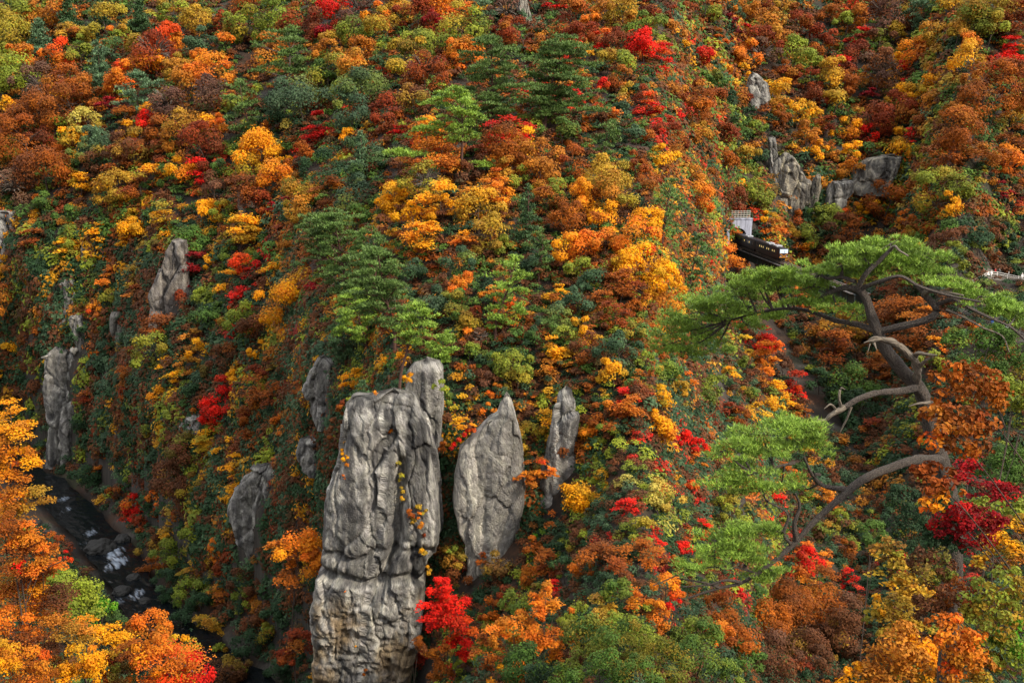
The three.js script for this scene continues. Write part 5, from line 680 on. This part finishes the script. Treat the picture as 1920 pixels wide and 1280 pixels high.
// ---------------------------------------------------------------- undergrowth: bushes and brush that cover the slopes between the trees
{
  const cell = 14, grid = new Map(), key = (i, j) => i * 1000 + j;
  for (const s of SITES) { const k = key(Math.floor(s.x / cell), Math.floor(s.D / cell)); (grid.get(k) || grid.set(k, []).get(k)).push(s); }
  const brush = [0, 1, 2].map((v) => { const L = new Leaves(); const lay = v === 1; for (let i = 0; i < 110; i++) { let a = rnd() * 6.283, h = rr(-0.15, 1), q = Math.sqrt(1 - h * h) * rr(0.6, 1.05), R = rr(0.6, 1.05); if (v === 2) R *= rr(0.5, 1.2); const b = rr(0.7, 1.25); L.leaf(Math.cos(a) * q * R, h * R * (lay ? 0.5 : 0.8), Math.sin(a) * q * R, Math.cos(a) * q + rr(-0.5, 0.5), h + rr(0, 0.8), Math.sin(a) * q + rr(-0.5, 0.5), rr(0.2, 0.36), rr(0.14, 0.26), b, b * rr(0.94, 1.06), b, false); } return L.geo(); });
  const BARE = ROCKS.map((r) => new THREE.Box3().setFromObject(r));
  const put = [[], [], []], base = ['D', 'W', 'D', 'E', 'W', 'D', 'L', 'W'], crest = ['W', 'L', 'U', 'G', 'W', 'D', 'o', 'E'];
  const cells = []; let total = 0;                                 // land in and about the view, by the area each piece of it takes up from here
  for (let j = 0; j < GND - 1; j++) for (let i = 0; i < GNX - 1; i++) {
    const x = GX0 + (i + 0.5) * GS, D = GD0 + (j + 0.5) * GS; if (D < 14 || Math.abs(x) / D > 0.66) continue;
    const k = j * GNX + i, gx = (GH[k + 1] - GH[k]) / GS, gd = (GH[k + GNX] - GH[k]) / GS, y = GH[k], l = Math.hypot(gx, gd, 1), ex = -x, ey = EYE - y, ed = -D, el = Math.hypot(ex, ey, ed), face = (-gx * ex + ey - gd * ed) / (l * el);
    if (face < -0.05) continue; total += GS * GS * l * (0.25 + face) / (el * el); cells.push([total, i, j, Math.hypot(gx, gd)]);
  }
  const N = 62000;
  for (let i = 0; i < N; i++) {
    const q = rnd() * total; let lo = 0, hi = cells.length - 1; while (lo < hi) { const m = (lo + hi) >> 1; if (cells[m][0] < q) lo = m + 1; else hi = m; }
    const [, ci0, cj0, sl] = cells[lo], x = GX0 + (ci0 + rnd()) * GS, D = GD0 + (cj0 + rnd()) * GS, g = ground(x, D);
    if (g < EYE - 90.8 || streamDist(x, D) < 6.4) continue;
    if (BARE.some((b) => x > b.min.x + 0.5 && x < b.max.x - 0.5 && g > b.min.y + 2 && g < b.max.y - 0.5 && -D > (b.min.z + b.max.z) / 2 && -D < b.max.z + 1.5)) continue; if (Math.abs(x - 66.5) < 4 && D > 200 && D < 290) continue;
    if (x / D > 0.46 && ((D > 253.5 && D < 261) || (D > 186 && D < 195))) continue;
    if (D > 150 && D < 284 && x / D > 0.205 && x / D < 0.232 && g > EYE - 44) continue;
    let best = null, bd = 400; const ci = Math.floor(x / cell), cj = Math.floor(D / cell); for (let a = -1; a <= 1; a++) for (let b = -1; b <= 1; b++) for (const s of grid.get(key(ci + a, cj + b)) || []) { const d = (s.x - x) ** 2 + (s.D - D) ** 2; if (d < bd) { bd = d; best = s; } }
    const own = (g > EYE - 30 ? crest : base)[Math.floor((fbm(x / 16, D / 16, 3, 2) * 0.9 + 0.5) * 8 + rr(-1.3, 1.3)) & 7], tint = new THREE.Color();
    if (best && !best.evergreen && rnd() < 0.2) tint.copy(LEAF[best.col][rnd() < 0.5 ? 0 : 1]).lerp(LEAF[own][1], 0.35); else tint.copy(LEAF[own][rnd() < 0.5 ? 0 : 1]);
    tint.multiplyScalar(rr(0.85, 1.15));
    const s = D * rr(8, 19) / F * (D < 60 ? 1.3 : sl > 1.4 ? 1.45 : 1), up = sl > 1.5 ? 0 : rnd() * rnd() * Math.min(3.5, D * 0.02);
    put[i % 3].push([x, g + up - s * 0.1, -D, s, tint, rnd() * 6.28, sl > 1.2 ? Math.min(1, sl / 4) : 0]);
  }
  const o = new THREE.Group(); o.name = 'undergrowth'; o.userData.kind = 'stuff'; o.userData.label = 'mixed brush of green, brown and rust bushes covering the slopes'; scene.add(o);
  const M = new THREE.Matrix4(), Q = new THREE.Quaternion(), E = new THREE.Euler();
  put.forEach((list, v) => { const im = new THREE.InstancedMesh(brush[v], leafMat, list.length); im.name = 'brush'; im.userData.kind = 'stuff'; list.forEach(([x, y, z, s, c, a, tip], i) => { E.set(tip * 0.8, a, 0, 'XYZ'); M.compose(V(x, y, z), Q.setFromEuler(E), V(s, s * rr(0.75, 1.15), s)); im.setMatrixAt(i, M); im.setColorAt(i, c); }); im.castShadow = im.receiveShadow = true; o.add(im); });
}
// ---------------------------------------------------------------- what singles each tree out, in words
{
  const MARKS = [['the tall broad rock pillar', 705, 1000], ['the pale pointed rock pillar', 915, 920], ['the tunnel portal', 1390, 430], ['the cliff at the stream bend', 115, 760], ['the pale stepped cliff', 315, 555], ['the two umbrella shaped pines', 990, 150], ['the pale forked pine', 547, 120], ['the bright pine with bare trunk', 862, 240], ['the big crag beyond the tunnel', 1490, 350], ['the overhanging cliff band', 1645, 330], ['the white fence', 1885, 520], ['the old leaning pine', 1690, 690], ['the stream rapids', 210, 1050], ['the white hilltop rock', 995, 40], ['the high grey crag', 1425, 190], ['the layered green pines', 670, 520], ['the narrow rock fin', 1055, 840], ['the conical dark conifer', 990, 410], ['the dark hilltop conifers', 190, 40], ['the rock stub on the wall', 462, 390], ['the dark shaded rock wall', 470, 980], ['the slender pine on the spur', 1255, 400], ['the low bough of the old pine', 1430, 1060], ['the small leaning pine', 1150, 280], ['the foot of the pointed pillar', 920, 1120], ['the pine with a bent trunk', 940, 580], ['the railway train', 1440, 470]];
  const side = (dx, dy) => Math.abs(dx) > Math.abs(dy) * 1.3 ? (dx < 0 ? 'left of' : 'right of') : (dy < 0 ? 'above' : 'below');
  const rows = SITES.filter((s) => !s.t.userData.label).map((s) => {
    let b = null, bd = 1e9; for (const [n, x, y] of MARKS) { const d = Math.hypot(s.px - x, s.py - y); if (d < bd && d > 4) { bd = d; b = [n, x, y]; } }
    const size = s.kind === 's' ? 'small ' : s.pr > 36 ? 'large ' : s.pr < 17 ? 'small ' : '';
    return { s, d: bd, text: `${size}${COLOUR[s.col]} ${s.word} ${side(s.px - b[1], s.py - b[2])} ${b[0]}` };
  });
  const by = new Map(); for (const r of rows) (by.get(r.text) || by.set(r.text, []).get(r.text)).push(r);
  const nth = ['closest', 'second closest', 'third closest', 'fourth closest', 'fifth closest', 'sixth closest', 'seventh closest', 'eighth closest', 'ninth closest', 'tenth closest', 'eleventh closest', 'twelfth closest'];
  for (const list of by.values()) { list.sort((a, b) => a.d - b.d); list.forEach((r, i) => { r.s.t.userData.label = list.length > 1 ? `${r.text}, ${nth[Math.min(i, 11)]}` : r.text; }); }
}
camera.updateProjectionMatrix();
renderer.render(scene, camera);
